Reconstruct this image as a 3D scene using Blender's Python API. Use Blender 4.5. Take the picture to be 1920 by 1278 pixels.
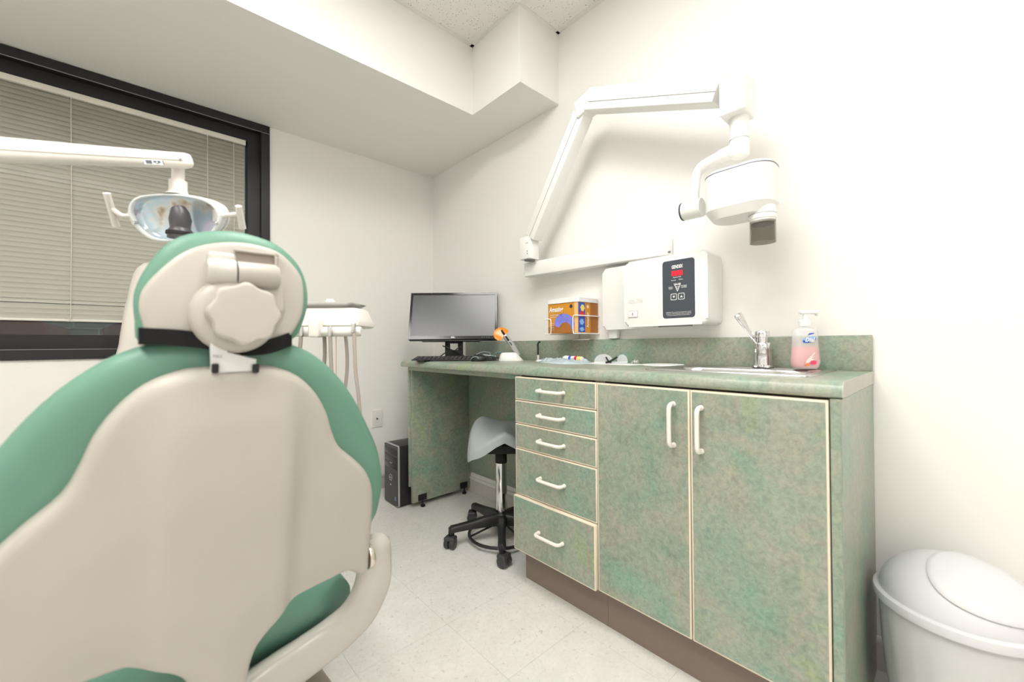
import bpy, bmesh, math, random
from mathutils import Vector, Matrix, noise
from mathutils.geometry import delaunay_2d_cdt
random.seed(7)
for o in list(bpy.data.objects): bpy.data.objects.remove(o)
scene = bpy.context.scene
COL = scene.collection
V = Vector
# ------------------------------------------------------------------ camera
CAM = V((-1.6, -2.6211, 0.9565)); YAW, PITCH, ROLL = map(math.radians, (42.318, 0.497, -0.431))
FPX = 762.5
FW = V((math.sin(YAW)*math.cos(PITCH), math.cos(YAW)*math.cos(PITCH), math.sin(PITCH)))
_r = V((math.cos(YAW), -math.sin(YAW), 0)); _u = _r.cross(FW)
RT = _r*math.cos(ROLL)+_u*math.sin(ROLL); UP = -_r*math.sin(ROLL)+_u*math.cos(ROLL)
cd = bpy.data.cameras.new('camera'); cam = bpy.data.objects.new('camera', cd); COL.objects.link(cam)
M = Matrix((RT, UP, -FW)).transposed().to_4x4(); M.translation = CAM; cam.matrix_world = M
cd.sensor_width = 36; cd.sensor_fit = 'HORIZONTAL'; cd.lens = FPX/1920*36; cd.clip_start = .02
cd.dof.use_dof = True; cd.dof.focus_distance = 1.9; cd.dof.aperture_fstop = 2.6
scene.camera = cam
# ------------------------------------------------------------------ world, exposure
w = bpy.data.worlds.new('world'); scene.world = w; w.use_nodes = True
w.node_tree.nodes['Background'].inputs[0].default_value = (.42, .47, .52, 1)
w.node_tree.nodes['Background'].inputs[1].default_value = .5
scene.view_settings.view_transform = 'Standard'; scene.view_settings.look = 'None'
scene.view_settings.gamma = 1; scene.view_settings.use_curve_mapping = False
scene.view_settings.exposure = 0.76
TROFFER = 9.0       # brightness of the fluorescent ceiling panels

# ------------------------------------------------------------------ pixel -> place
def ray(px, py): return FW+RT*((px-960)/FPX)-UP*((py-639)/FPX)
def on(px, py, **k):
    (a, v), = k.items(); i = 'xyz'.index(a); d = ray(px, py)
    return CAM+d*((v-CAM[i])/d[i])
def dep(px, py, wd): return CAM+ray(px, py)*wd
def onpl(px, py, p0, n):
    d = ray(px, py); return CAM+d*((p0-CAM).dot(n)/d.dot(n))

# ------------------------------------------------------------------ materials
MATS = {}
def mat(name, col, rough=.5, metal=0., spec=.5, trans=0., ior=1.45, emit=0., coat=0., bump=0., bscale=60., var=0., vscale=4., alpha=1.):
    if name in MATS: return MATS[name]
    m = bpy.data.materials.new(name); m.use_nodes = True; nt = m.node_tree; b = nt.nodes['Principled BSDF']
    def s(k, v):
        if k in b.inputs: b.inputs[k].default_value = v
    s('Base Color', (*col, 1)); s('Roughness', rough); s('Metallic', metal); s('Specular IOR Level', spec)
    s('Transmission Weight', trans); s('IOR', ior); s('Coat Weight', coat); s('Alpha', alpha)
    if emit: s('Emission Color', (*col, 1)); s('Emission Strength', emit)
    tc = nt.nodes.new('ShaderNodeTexCoord')
    if var:
        n = nt.nodes.new('ShaderNodeTexNoise'); n.inputs['Scale'].default_value = vscale; n.inputs['Detail'].default_value = 4
        nt.links.new(tc.outputs['Object'], n.inputs['Vector'])
        mx = nt.nodes.new('ShaderNodeMix'); mx.data_type = 'RGBA'
        mx.inputs['A'].default_value = (*[c*(1-var) for c in col], 1); mx.inputs['B'].default_value = (*[min(1, c*(1+var)) for c in col], 1)
        nt.links.new(n.outputs['Fac'], mx.inputs['Factor']); nt.links.new(mx.outputs['Result'], b.inputs['Base Color'])
    if bump:
        n = nt.nodes.new('ShaderNodeTexNoise'); n.inputs['Scale'].default_value = bscale; n.inputs['Detail'].default_value = 3
        nt.links.new(tc.outputs['Object'], n.inputs['Vector'])
        bp = nt.nodes.new('ShaderNodeBump'); bp.inputs['Strength'].default_value = bump; bp.inputs['Distance'].default_value = .002
        nt.links.new(n.outputs['Fac'], bp.inputs['Height']); nt.links.new(bp.outputs['Normal'], b.inputs['Normal'])
    MATS[name] = m; return m
def ramp(nt, fac, stops, interp='LINEAR'):
    r = nt.nodes.new('ShaderNodeValToRGB'); r.color_ramp.interpolation = interp
    el = r.color_ramp.elements
    while len(el) < len(stops): el.new(.5)
    for e, (p, c) in zip(el, stops): e.position = p; e.color = (*c, 1)
    nt.links.new(fac, r.inputs['Fac']); return r.outputs['Color']
def laminate():
    m = bpy.data.materials.new('green_marbled_laminate'); m.use_nodes = True; nt = m.node_tree; b = nt.nodes['Principled BSDF']
    g = nt.nodes.new('ShaderNodeNewGeometry'); oi = nt.nodes.new('ShaderNodeObjectInfo')
    mu = nt.nodes.new('ShaderNodeVectorMath'); mu.operation = 'SCALE'; mu.inputs[0].default_value = (7, 11, 5)
    nt.links.new(oi.outputs['Random'], mu.inputs['Scale'])
    ad = nt.nodes.new('ShaderNodeVectorMath'); ad.operation = 'ADD'
    nt.links.new(g.outputs['Position'], ad.inputs[0]); nt.links.new(mu.outputs[0], ad.inputs[1])
    def nz(scale, detail, rough=.6, dist=0.):
        n = nt.nodes.new('ShaderNodeTexNoise'); n.inputs['Scale'].default_value = scale; n.inputs['Detail'].default_value = detail
        n.inputs['Roughness'].default_value = rough; n.inputs['Distortion'].default_value = dist
        nt.links.new(ad.outputs[0], n.inputs['Vector']); return n.outputs['Fac']
    c1 = ramp(nt, nz(6.5, 7, .66, .5), [(.30, (.14, .185, .135)), (.42, (.225, .295, .225)), (.50, (.29, .34, .26)), (.58, (.24, .36, .285)), (.70, (.41, .42, .33))])
    c2 = ramp(nt, nz(5.0, 4, .55, .8), [(.30, (.13, .36, .265)), (.40, (.22, .30, .24)), (.48, (.30, .335, .265)), (.55, (.43, .35, .29)), (.62, (.27, .32, .26)), (.70, (.37, .40, .15))])
    c3 = ramp(nt, nz(70, 6, .75, .5), [(.36, (.12, .155, .11)), (.5, (.30, .35, .27)), (.64, (.50, .51, .40))])
    def mix(a, c, f):
        x = nt.nodes.new('ShaderNodeMix'); x.data_type = 'RGBA'; x.inputs['Factor'].default_value = f
        nt.links.new(a, x.inputs['A']); nt.links.new(c, x.inputs['B']); return x.outputs['Result']
    nt.links.new(mix(mix(c1, c2, .55), c3, .32), b.inputs['Base Color'])
    b.inputs['Roughness'].default_value = .32
    MATS['lam'] = m; return m
def floor_mat():
    m = bpy.data.materials.new('speckled_vinyl_tile'); m.use_nodes = True; nt = m.node_tree; b = nt.nodes['Principled BSDF']
    g = nt.nodes.new('ShaderNodeNewGeometry'); oi = nt.nodes.new('ShaderNodeObjectInfo')
    mp = nt.nodes.new('ShaderNodeMapping'); mp.inputs['Scale'].default_value = (1, 1, 1)
    nt.links.new(g.outputs['Position'], mp.inputs['Vector'])
    n = nt.nodes.new('ShaderNodeTexNoise'); n.inputs['Scale'].default_value = 85; n.inputs['Detail'].default_value = 2; n.inputs['Distortion'].default_value = 1.
    nt.links.new(mp.outputs[0], n.inputs['Vector'])
    n2 = nt.nodes.new('ShaderNodeTexNoise'); n2.inputs['Scale'].default_value = 14; n2.inputs['Detail'].default_value = 4
    nt.links.new(mp.outputs[0], n2.inputs['Vector'])
    a = ramp(nt, n.outputs['Fac'], [(.27, (.42, .40, .37)), (.345, (.70, .68, .64)), (.5, (.755, .735, .70)), (.72, (.80, .785, .755))])
    c = ramp(nt, n2.outputs['Fac'], [(.3, (.70, .68, .64)), (.7, (.80, .78, .75))])
    x = nt.nodes.new('ShaderNodeMix'); x.data_type = 'RGBA'; x.inputs['Factor'].default_value = .45
    nt.links.new(a, x.inputs['A']); nt.links.new(c, x.inputs['B']); nt.links.new(x.outputs['Result'], b.inputs['Base Color'])
    b.inputs['Roughness'].default_value = .38
    return m
def ceil_mat():
    m = bpy.data.materials.new('pinhole_acoustic_tile'); m.use_nodes = True; nt = m.node_tree; b = nt.nodes['Principled BSDF']
    g = nt.nodes.new('ShaderNodeNewGeometry')
    v = nt.nodes.new('ShaderNodeTexVoronoi'); v.inputs['Scale'].default_value = 95; v.inputs['Randomness'].default_value = 1
    nt.links.new(g.outputs['Position'], v.inputs['Vector'])
    n = nt.nodes.new('ShaderNodeTexNoise'); n.inputs['Scale'].default_value = 60
    nt.links.new(g.outputs['Position'], n.inputs['Vector'])
    ad = nt.nodes.new('ShaderNodeMath'); ad.operation = 'MULTIPLY_ADD'; ad.inputs[1].default_value = .5
    nt.links.new(n.outputs['Fac'], ad.inputs[0]); nt.links.new(v.outputs['Distance'], ad.inputs[2])
    c = ramp(nt, ad.outputs[0], [(.37, (.26, .23, .2)), (.44, (.84, .82, .79))])
    nt.links.new(c, b.inputs['Base Color']); b.inputs['Roughness'].default_value = .95
    return m
LAM = laminate(); FLOORM = floor_mat(); CEILM = ceil_mat()
WALL = mat('white_wall_paint', (.86, .845, .812), .75, bump=.06, bscale=220, var=.012, vscale=3)
SOFF = mat('soffit_paint', (.85, .84, .80), .8, bump=.05, bscale=220)
BASEB = mat('baseboard_vinyl', (.62, .59, .55), .5); BEAD = mat('baseboard_bead', (.80, .79, .76), .45)
TBAR = mat('ceiling_grid_paint', (.80, .78, .74), .5)
FRAME = mat('dark_anodised_frame', (.015, .013, .015), .42, spec=.5)
GLASS = mat('window_glass', (.9, .95, .93), .02, trans=1, ior=1.45)
SLAT = mat('beige_blind_slat', (.85, .825, .725), .5); CORD = mat('blind_cord', (.72, .70, .62), .7)
RAILM = mat('blind_rail', (.74, .71, .63), .45)
GREENV = mat('green_vinyl', (.135, .285, .21), .42, bump=.08, bscale=350)
BEIGE = mat('beige_plastic', (.475, .44, .395), .38, var=.02)
BEIGE2 = mat('pale_chair_enamel', (.56, .53, .49), .25)
CREAM = mat('cream_plastic', (.80, .745, .69), .3); CREAMW = mat('white_enamel', (.84, .80, .755), .3)
TAUPE = mat('taupe_base_plastic', (.36, .30, .265), .5)
WHITEP = mat('white_xray_plastic', (.86, .855, .83), .32); WHITE = mat('bright_white_plastic', (.88, .88, .87), .35)
SEAM = mat('grey_seam', (.22, .21, .21), .6)
EDGE = mat('cream_edge_band', (.80, .70, .56), .45); HANDLE = mat('ivory_handle', (.84, .80, .72), .35)
KICK = mat('taupe_kickboard', (.235, .185, .15), .6, var=.05, vscale=6)
DARK = mat('cabinet_gap_shade', (.05, .04, .03), .8)
BLACK = mat('black_plastic', (.016, .016, .017), .4); BLACKM = mat('matte_black', (.012, .012, .013), .65)
GREYBLK = mat('charcoal_plastic', (.045, .045, .048), .4)
CHROME = mat('chrome', (.75, .75, .76), .12, metal=1); STEEL = mat('brushed_steel', (.62, .62, .62), .24, metal=1)
SILVER = mat('silver_paint', (.55, .55, .56), .35, metal=.6)
VINYLG = mat('grey_seat_vinyl', (.40, .43, .43), .45); HOSE = mat('taupe_hose', (.36, .315, .28), .5)
SCREEN = mat('monitor_screen', (.06, .064, .072), .28, spec=.9)
ORANGE = mat('orange_filter', (.90, .25, .005), .15); PINK = mat('pink_soap', (.95, .42, .40), .2, trans=.1, ior=1.33)
CLEAR = mat('clear_plastic', (.93, .95, .97), .08, alpha=.3); SMOKE = mat('smoked_acrylic', (.42, .40, .36), .08, trans=.85, ior=1.2)
WTXT = mat('white_print', (.85, .85, .85), .6); BLUE = mat('blue_print', (.02, .09, .55), .4)
LBLUE = mat('light_blue_print', (.28, .50, .85), .4); REDM = mat('red_print', (.65, .03, .04), .4); YEL = mat('yellow_print', (.85, .70, .15), .5)
PANEL = mat('slate_control_panel', (.062, .070, .085), .4); REDLED = mat('red_display', (.75, .015, .03), .3, emit=.55)
BOXO = mat('orange_carton', (.66, .28, .025), .5, var=.12, vscale=9); BOXD = mat('brown_carton', (.40, .15, .03), .5)
VIOLET = mat('violet_glove', (.22, .23, .75), .5, var=.3, vscale=30); PAPER = mat('white_paper', (.85, .85, .84), .8)
REFL = mat('dichroic_reflector', (.62, .68, .72), .10, metal=.85, var=.22, vscale=9)
TEAL = mat('teal_cable', (.16, .34, .38), .5); BLUEPK = mat('blue_packet', (.18, .38, .55), .5); PINKL = mat('pink_tube', (.72, .45, .43), .4)
BINM = mat('white_bin_plastic', (.70, .70, .715), .4, bump=.05, bscale=300); BAG = mat('cloudy_bag_film', (.84, .84, .83), .12, trans=.3, ior=1.2, bump=1.0, bscale=9)
def dichro():
    m = bpy.data.materials.new('dichroic_reflector'); m.use_nodes = True; nt = m.node_tree; b = nt.nodes['Principled BSDF']
    tc = nt.nodes.new('ShaderNodeTexCoord'); n = nt.nodes.new('ShaderNodeTexNoise'); n.inputs['Scale'].default_value = 16; n.inputs['Detail'].default_value = 5
    nt.links.new(tc.outputs['Object'], n.inputs['Vector'])
    c = ramp(nt, n.outputs['Fac'], [(.32, (.50, .40, .28)), (.42, (.80, .80, .78)), (.52, (.62, .78, .90)), (.62, (.80, .74, .88)), (.74, (.55, .80, .86))])
    nt.links.new(c, b.inputs['Base Color']); b.inputs['Metallic'].default_value = .3; b.inputs['Roughness'].default_value = .12
    return m
REFL = dichro()
LIGHTM = mat('fluorescent_diffuser', (1, .985, .95), .5, emit=TROFFER)

# ------------------------------------------------------------------ object helpers
WO = {}
def fin(name, bm, m, parent=None, smooth=False, keep=None, autosmooth=None):
    """link a bmesh built in world coordinates as one mesh object, origin at its base"""
    bmesh.ops.recalc_face_normals(bm, faces=bm.faces)
    xs = [v.co for v in bm.verts]
    c = keep or V(((min(p.x for p in xs)+max(p.x for p in xs))/2, (min(p.y for p in xs)+max(p.y for p in xs))/2, min(p.z for p in xs)))
    for v in bm.verts: v.co -= c
    if smooth:
        for f in bm.faces: f.smooth = True
        if autosmooth is not None:
            for e in bm.edges:
                if len(e.link_faces) == 2 and e.calc_face_angle(0) > math.radians(autosmooth): e.smooth = False
    me = bpy.data.meshes.new(name); bm.to_mesh(me); bm.free()
    ms = m if isinstance(m, (list, tuple)) else [m]
    for q in ms: me.materials.append(q)
    return link(name, me, c, parent)
def link(name, me, c, parent=None):
    o = bpy.data.objects.new(name, me); COL.objects.link(o); WO[o] = V(c)
    if parent: o.parent = parent; o.location = V(c)-WO[parent]
    else: o.location = c
    return o
def inst(src, shift, parent):
    o = src.copy(); COL.objects.link(o); WO[o] = WO[src]+V(shift); o.parent = parent
    o.location = WO[o]-(WO[parent] if parent else V((0, 0, 0))); return o
def thing(name, label, cat, loc, group=None):
    o = bpy.data.objects.new(name, None); COL.objects.link(o); o.location = loc; o.empty_display_size = .05; WO[o] = V(loc)
    o['label'] = label; o['category'] = cat
    if group: o['group'] = group
    return o
def tag(o, label, cat, group=None):
    o['label'] = label; o['category'] = cat
    if group: o['group'] = group
    return o
def struct(o): o['kind'] = 'structure'; return o
def NB(): return bmesh.new()
def abox(bm, x0, x1, y0, y1, z0, z1, bev=0, seg=2):
    vs = [bm.verts.new(p) for p in ((x0, y0, z0), (x1, y0, z0), (x1, y1, z0), (x0, y1, z0), (x0, y0, z1), (x1, y0, z1), (x1, y1, z1), (x0, y1, z1))]
    fs = [bm.faces.new([vs[i] for i in f]) for f in ((3, 2, 1, 0), (4, 5, 6, 7), (0, 1, 5, 4), (1, 2, 6, 5), (2, 3, 7, 6), (3, 0, 4, 7))]
    if bev:
        es = {e for f in fs for e in f.edges}
        bmesh.ops.bevel(bm, geom=list(es), offset=bev, segments=seg, profile=.5, affect='EDGES')
def box(name, x0, x1, y0, y1, z0, z1, m, parent=None, bev=0, seg=2):
    bm = NB(); abox(bm, min(x0, x1), max(x0, x1), min(y0, y1), max(y0, y1), min(z0, z1), max(z0, z1), bev, seg)
    return fin(name, bm, m, parent, smooth=bool(bev), autosmooth=40 if bev else None)
def aobox(bm, c, ux, uy, uz, sx, sy, sz, bev=0, seg=2):
    n0 = len(bm.verts); t = NB(); abox(t, -sx/2, sx/2, -sy/2, sy/2, -sz/2, sz/2, bev, seg)
    mp = {}
    for v in t.verts: mp[v] = bm.verts.new(V(c)+ux*v.co.x+uy*v.co.y+uz*v.co.z)
    for f in t.faces: bm.faces.new([mp[v] for v in f.verts])
    t.free()
def obox(name, c, ux, uy, uz, sx, sy, sz, m, parent=None, bev=0, seg=3):
    bm = NB(); aobox(bm, c, ux, uy, uz, sx, sy, sz, bev, seg); return fin(name, bm, m, parent, smooth=bool(bev), autosmooth=40 if bev else None)
def beam(name, p, q, wd, ht, m, parent=None, bev=.006, up=V((0, 0, 1))):
    d = (q-p); L = d.length; d.normalize(); s = d.cross(up).normalized(); u = s.cross(d)
    return obox(name, (p+q)/2, d, s, u, L, wd, ht, m, parent, bev)
def smoothpts(pts, n=6, closed=False):
    P = [V(p) for p in pts]; out = []; N = len(P)
    rng = range(N) if closed else range(N-1)
    for i in rng:
        a, b, c, d = (P[(i-1) % N], P[i], P[(i+1) % N], P[(i+2) % N]) if closed else (P[max(i-1, 0)], P[i], P[i+1], P[min(i+2, N-1)])
        for k in range(n):
            t = k/n; out.append(.5*((2*b)+(c-a)*t+(2*a-5*b+4*c-d)*t*t+(3*b-a-3*c+d)*t**3))
    if not closed: out.append(P[-1])
    return out
def atube(bm, pts, r, n=12, cap=True, sq=1., ref=None):
    P = [V(p) for p in pts]; N = len(P); rr = r if isinstance(r, (list, tuple)) else [r]*N
    if len(rr) != N: rr = [rr[0]+(rr[-1]-rr[0])*i/(N-1) if len(rr) == 2 else rr[min(len(rr)-1, int(i/(N-1)*(len(rr)-1)+.5))] for i in range(N)]
    rings = []; prev = None
    for i, p in enumerate(P):
        t = (P[min(i+1, N-1)]-P[max(i-1, 0)]).normalized()
        if prev is None:
            a = ref or (V((0, 0, 1)) if abs(t.z) < .9 else V((1, 0, 0)))
            prev = (a-t*a.dot(t)).normalized()
        else: prev = (prev-t*prev.dot(t)).normalized()
        b = t.cross(prev)
        rings.append([bm.verts.new(p+(prev*math.cos(k*2*math.pi/n)+b*math.sin(k*2*math.pi/n)*sq)*rr[i]) for k in range(n)])
    for a, b in zip(rings, rings[1:]):
        for k in range(n): bm.faces.new((a[k], a[(k+1) % n], b[(k+1) % n], b[k]))
    if cap: bm.faces.new(rings[0][::-1]); bm.faces.new(rings[-1])
def tube(name, pts, r, m, parent=None, n=12, cap=True, sq=1., ref=None):
    bm = NB(); atube(bm, pts, r, n, cap, sq, ref); return fin(name, bm, m, parent, smooth=True, autosmooth=50)
def aring(bm, rings, cap0=True, cap1=True):
    R = [[bm.verts.new(p) for p in r] for r in rings]; n = len(R[0])
    for a, b in zip(R, R[1:]):
        for k in range(n): bm.faces.new((a[k], a[(k+1) % n], b[(k+1) % n], b[k]))
    if cap0: bm.faces.new(R[0][::-1])
    if cap1: bm.faces.new(R[-1])
def loft(name, rings, m, parent=None, cap0=True, cap1=True, a=40):
    bm = NB(); aring(bm, rings, cap0, cap1); return fin(name, bm, m, parent, smooth=True, autosmooth=a)
def lathe(name, prof, c, m, parent=None, n=28, axis=V((0, 0, 1)), a=40, cap=True):
    """prof: (radius, height) pairs along axis from c"""
    ax = axis.normalized(); e1 = ax.orthogonal().normalized(); e2 = ax.cross(e1)
    return loft(name, [[V(c)+ax*h+(e1*math.cos(k*2*math.pi/n)+e2*math.sin(k*2*math.pi/n))*max(r, 1e-4) for k in range(n)] for r, h in prof], m, parent, cap, cap, a)
def rrect(w_, h_, r, n=5):
    out = []
    for cx, cy, a0 in ((w_/2-r, h_/2-r, 0), (-w_/2+r, h_/2-r, 90), (-w_/2+r, -h_/2+r, 180), (w_/2-r, -h_/2+r, 270)):
        for k in range(n+1):
            t = math.radians(a0+90*k/n); out.append((cx+r*math.cos(t), cy+r*math.sin(t)))
    return out
def plate(name, out2, o, u, v, n, t, m, parent=None, bev=0, seg=3):
    """extrude a 2D outline from o along n by t; the far rim may be rounded"""
    bm = NB(); A = [bm.verts.new(V(o)+u*a+v*b) for a, b in out2]; B = [bm.verts.new(V(o)+u*a+v*b+n*t) for a, b in out2]
    k = len(A); bm.faces.new(A[::-1]); top = bm.faces.new(B)
    for i in range(k): bm.faces.new((A[i], A[(i+1) % k], B[(i+1) % k], B[i]))
    if bev: bmesh.ops.bevel(bm, geom=list(top.edges), offset=bev, segments=seg, profile=.5, affect='EDGES')
    return fin(name, bm, m, parent, smooth=True, autosmooth=35)
def pillow(name, out2, o, u, v, n, fn, t, m, parent=None, sp=.03, rnd=.015, backfn=None):
    """height-field body on a 2D outline: front = fn(a,b,edge distance) along n, back at -t"""
    P = [V((a, b)) for a, b in out2]; K = len(P)
    area = sum(P[i].x*P[(i+1) % K].y-P[(i+1) % K].x*P[i].y for i in range(K))
    if area < 0: P.reverse()
    def dist(q):
        best = 9
        for i in range(K):
            a, b = P[i], P[(i+1) % K]; ab = b-a; s = max(0, min(1, (q-a).dot(ab)/max(ab.length_squared, 1e-12)))
            best = min(best, (a+ab*s-q).length)
        return best
    def inside(q):
        c = False
        for i in range(K):
            a, b = P[i], P[(i+1) % K]
            if (a.y > q.y) != (b.y > q.y) and q.x < (b.x-a.x)*(q.y-a.y)/(b.y-a.y)+a.x: c = not c
        return c
    pts = list(P); edges = [(i, (i+1) % K) for i in range(K)]
    for off in (.08, .25, .5, .8, 1.15):
        for i in range(K):
            tg = (P[(i+1) % K]-P[i-1]).normalized(); q = P[i]+V((-tg.y, tg.x))*off*rnd
            if inside(q) and dist(q) > .85*off*rnd: pts.append(q)
    x0, x1 = min(p.x for p in P), max(p.x for p in P); y0, y1 = min(p.y for p in P), max(p.y for p in P)
    j = 0; y = y0+sp/2
    while y < y1:
        x = x0+sp/2+(sp/2 if j % 2 else 0)
        while x < x1:
            q = V((x, y))
            if inside(q) and dist(q) > rnd*1.15+sp*.35: pts.append(q)
            x += sp
        y += sp*.87; j += 1
    vs, es, fs, *_ = delaunay_2d_cdt(pts, edges, [], 1, 1e-6)
    bm = NB(); D = [dist(q) for q in vs]
    fr = [bm.verts.new(V(o)+u*q.x+v*q.y+n*fn(q.x, q.y, d)) for q, d in zip(vs, D)]
    bk = [bm.verts.new(V(o)+u*q.x+v*q.y+n*((backfn(q.x, q.y, d) if backfn else 0)-t)) for q, d in zip(vs, D)]
    cnt = {}
    for f in fs:
        bm.faces.new([fr[i] for i in f]); bm.faces.new([bk[i] for i in reversed(f)])
        for i in range(len(f)):
            a, b = f[i], f[(i+1) % len(f)]; cnt[(a, b)] = 1
    for (a, b) in cnt:
        if (b, a) not in cnt: bm.faces.new((fr[b], fr[a], bk[a], bk[b]))
    return fin(name, bm, m, parent, smooth=True, autosmooth=60)
def rnd_edge(d, r, h=None):
    h = h or r; s = min(d, r)/r; return h*math.sqrt(max(0, 1-(1-s)**2))
def text(name, body, size, o, u, v, m, parent, shear=0., bold=0., align='CENTER', width=None, lift=.0004):
    cu = bpy.data.curves.new(name, 'FONT'); cu.body = body; cu.size = size; cu.align_x = align; cu.align_y = 'CENTER'; cu.shear = shear; cu.offset = bold
    cu.resolution_u = 2
    t = bpy.data.objects.new('tmp', cu); COL.objects.link(t); dg = bpy.context.evaluated_depsgraph_get(); dg.update()
    me = bpy.data.meshes.new_from_object(t.evaluated_get(dg)); bpy.data.objects.remove(t)
    xs = [q.co.x for q in me.vertices]; sc = 1
    if width and xs: sc = width/(max(xs)-min(xs))
    n = u.cross(v).normalized(); bm = NB(); bm.from_mesh(me); bpy.data.meshes.remove(me)
    for q in bm.verts: q.co = V(o)+u*(q.co.x*sc)+v*q.co.y+n*lift
    return fin(name, bm, m, parent)
X, Y, Z = V((1, 0, 0)), V((0, 1, 0)), V((0, 0, 1))
Rf = V((RT.x, RT.y, 0)).normalized(); Ff = V((FW.x, FW.y, 0)).normalized()    # horizontal picture-right and picture-depth directions

# ================================================================== the room
XL, YR_, HC = -3.4, -4.4, 2.565
ZS, YA, YB, SX = 2.199, -.866, -1.239, -.277
WX0, WX1, WZ0, WZ1 = -2.62, -1.064, .906, 2.196
struct(box('wall_right', 0, .12, YR_-.12, .2, -.02, 2.72, WALL))
struct(box('wall_left', XL-.12, XL, YR_-.12, .2, -.02, 2.72, WALL))
struct(box('wall_rear', XL, 0, YR_-.12, YR_, -.02, 2.72, WALL))
bm = NB()
for a in ((XL, WX0, -.02, 2.72), (WX1, 0, -.02, 2.72), (WX0, WX1, -.02, WZ0), (WX0, WX1, WZ1, 2.72)): abox(bm, a[0], a[1], 0, .16, a[2], a[3])
struct(fin('wall_back', bm, WALL))
sf = [(XL, -.0), (0, -.0), (0, YB), (SX, YB), (SX, YA), (XL, YA)]
bm = NB(); A = [bm.verts.new((a, b, ZS)) for a, b in sf]; B = [bm.verts.new((a, b, HC+.1)) for a, b in sf]
bm.faces.new(A[::-1]); bm.faces.new(B)
for i in range(6): bm.faces.new((A[i], A[(i+1) % 6], B[(i+1) % 6], B[i]))
struct(fin('ceiling_soffit', bm, SOFF))
# floor: a slab with one object for each vinyl tile
fl = struct(box('floor', XL, 0, YR_, 0, -.05, -.0021, mat('tile_joint', (.72, .69, .65), .9)))
P_ = .3135; src = None
for i in range(-11, 1):
    for j in range(-15, 1):
        x0, y0 = -.825+.0+P_*(i+3)-P_, -1.43+P_*(j+5)-P_
        x1, y1 = x0+P_, y0+P_
        a0, a1, b0, b1 = max(x0, XL), min(x1, -.0005), max(y0, YR_), min(y1, -.0005)
        if a1-a0 < .01 or b1-b0 < .01: continue
        g = .0003
        full = abs(a1-a0-P_) < 1e-6 and abs(b1-b0-P_) < 1e-6
        if full and src: inst(src, (x0-srcx, y0-srcy, 0), fl); continue
        t = box('floor_tile', a0+g, a1-g, b0+g, b1-g, -.0021, 0, FLOORM, fl)
        if full: src, srcx, srcy = t, x0, y0
# ceiling: grid and tiles, with fluorescent troffers laid in it, one of them added as fill
ce = struct(box('ceiling', XL, 0, YR_, 0, HC+.035, HC+.1, mat('ceiling_void', (.3, .3, .3), .9)))
gx = [0, -.27, -.88, -1.49, -2.10, -2.71, -3.32, XL]; gy = [YA, -1.476, -2.086, -2.696, -3.306, -3.916, -4.3, YR_]
troff = [(-1.49, -.88, -2.696, -1.476), (-2.71, -2.10, -2.696, -1.476), (-2.10, -1.49, -4.3, -3.306)]  # the second panel is added to fill shadows on the counter side
for i in range(len(gx)-1):
    for j in range(len(gy)-1):
        cx, cy = (gx[i]+gx[i+1])/2, (gy[j]+gy[j+1])/2
        if any(t[0] < cx < t[1] and t[2] < cy < t[3] for t in troff): continue
        x0, x1, y0, y1 = gx[i+1], gx[i], gy[j+1], gy[j]
        if i == 0 and j == 0: y1 = YB
        if x0 > x1-.02 or y1-y0 < .02: continue
        box('ceiling_tile', x0+.001, x1-.001, y0+.001, y1-.001, HC+.003, HC+.015, CEILM, ce)
bm = NB()
for x in gx[1:-1]: abox(bm, x-.012, x+.012, YR_, YB if x == -.27 else YA, HC-.0005, HC+.004)
for y in gy[1:-1]: abox(bm, XL, 0, y-.012, y+.012, HC-.0007, HC+.0035)
abox(bm, XL, SX, YA-.022, YA, HC-.001, HC+.003); abox(bm, -.022, 0, YR_, YB, HC-.001, HC+.003); abox(bm, SX-.018, SX, YB, YA, HC-.001, HC+.003)
abox(bm, SX, 0, YB-.014, YB, HC-.001, HC+.003)
fin('ceiling_grid', bm, TBAR, ce)
for k, (x0, x1, y0, y1) in enumerate(troff):
    t = thing('ceiling_light', ('fluorescent ceiling panel between the dental chair and the counter', 'unseen ceiling panel added as fill light beyond the chair, away from the counter', 'fluorescent ceiling panel by the rear wall')[k], 'ceiling light', ((x0+x1)/2, (y0+y1)/2, HC))
    bm = NB()
    for a in ((x0+.012, x1-.012, y0+.012, y0+.04), (x0+.012, x1-.012, y1-.04, y1-.012), (x0+.012, x0+.04, y0+.04, y1-.04), (x1-.04, x1-.012, y0+.04, y1-.04)): abox(bm, *a, HC-.004, HC+.012)
    fin('frame', bm, TBAR, t); box('diffuser', x0+.04, x1-.04, y0+.04, y1-.04, HC+.002, HC+.008, LIGHTM, t)
# baseboards
def baseb(name, x0, x1, y0, y1, dx, dy):
    b = struct(box(name, x0, x1, y0, y1, 0, .078, BASEB))
    box('bead', x0+dx, x1+dx, y0+dy, y1+dy, .078, .1, BEAD, b, bev=.006)
baseb('baseboard_right', -.012, -.0005, YR_, -.0125, -.003, 0)
baseb('baseboard_back', XL, -.0005, -.012, -.0005, 0, -.003)

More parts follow.
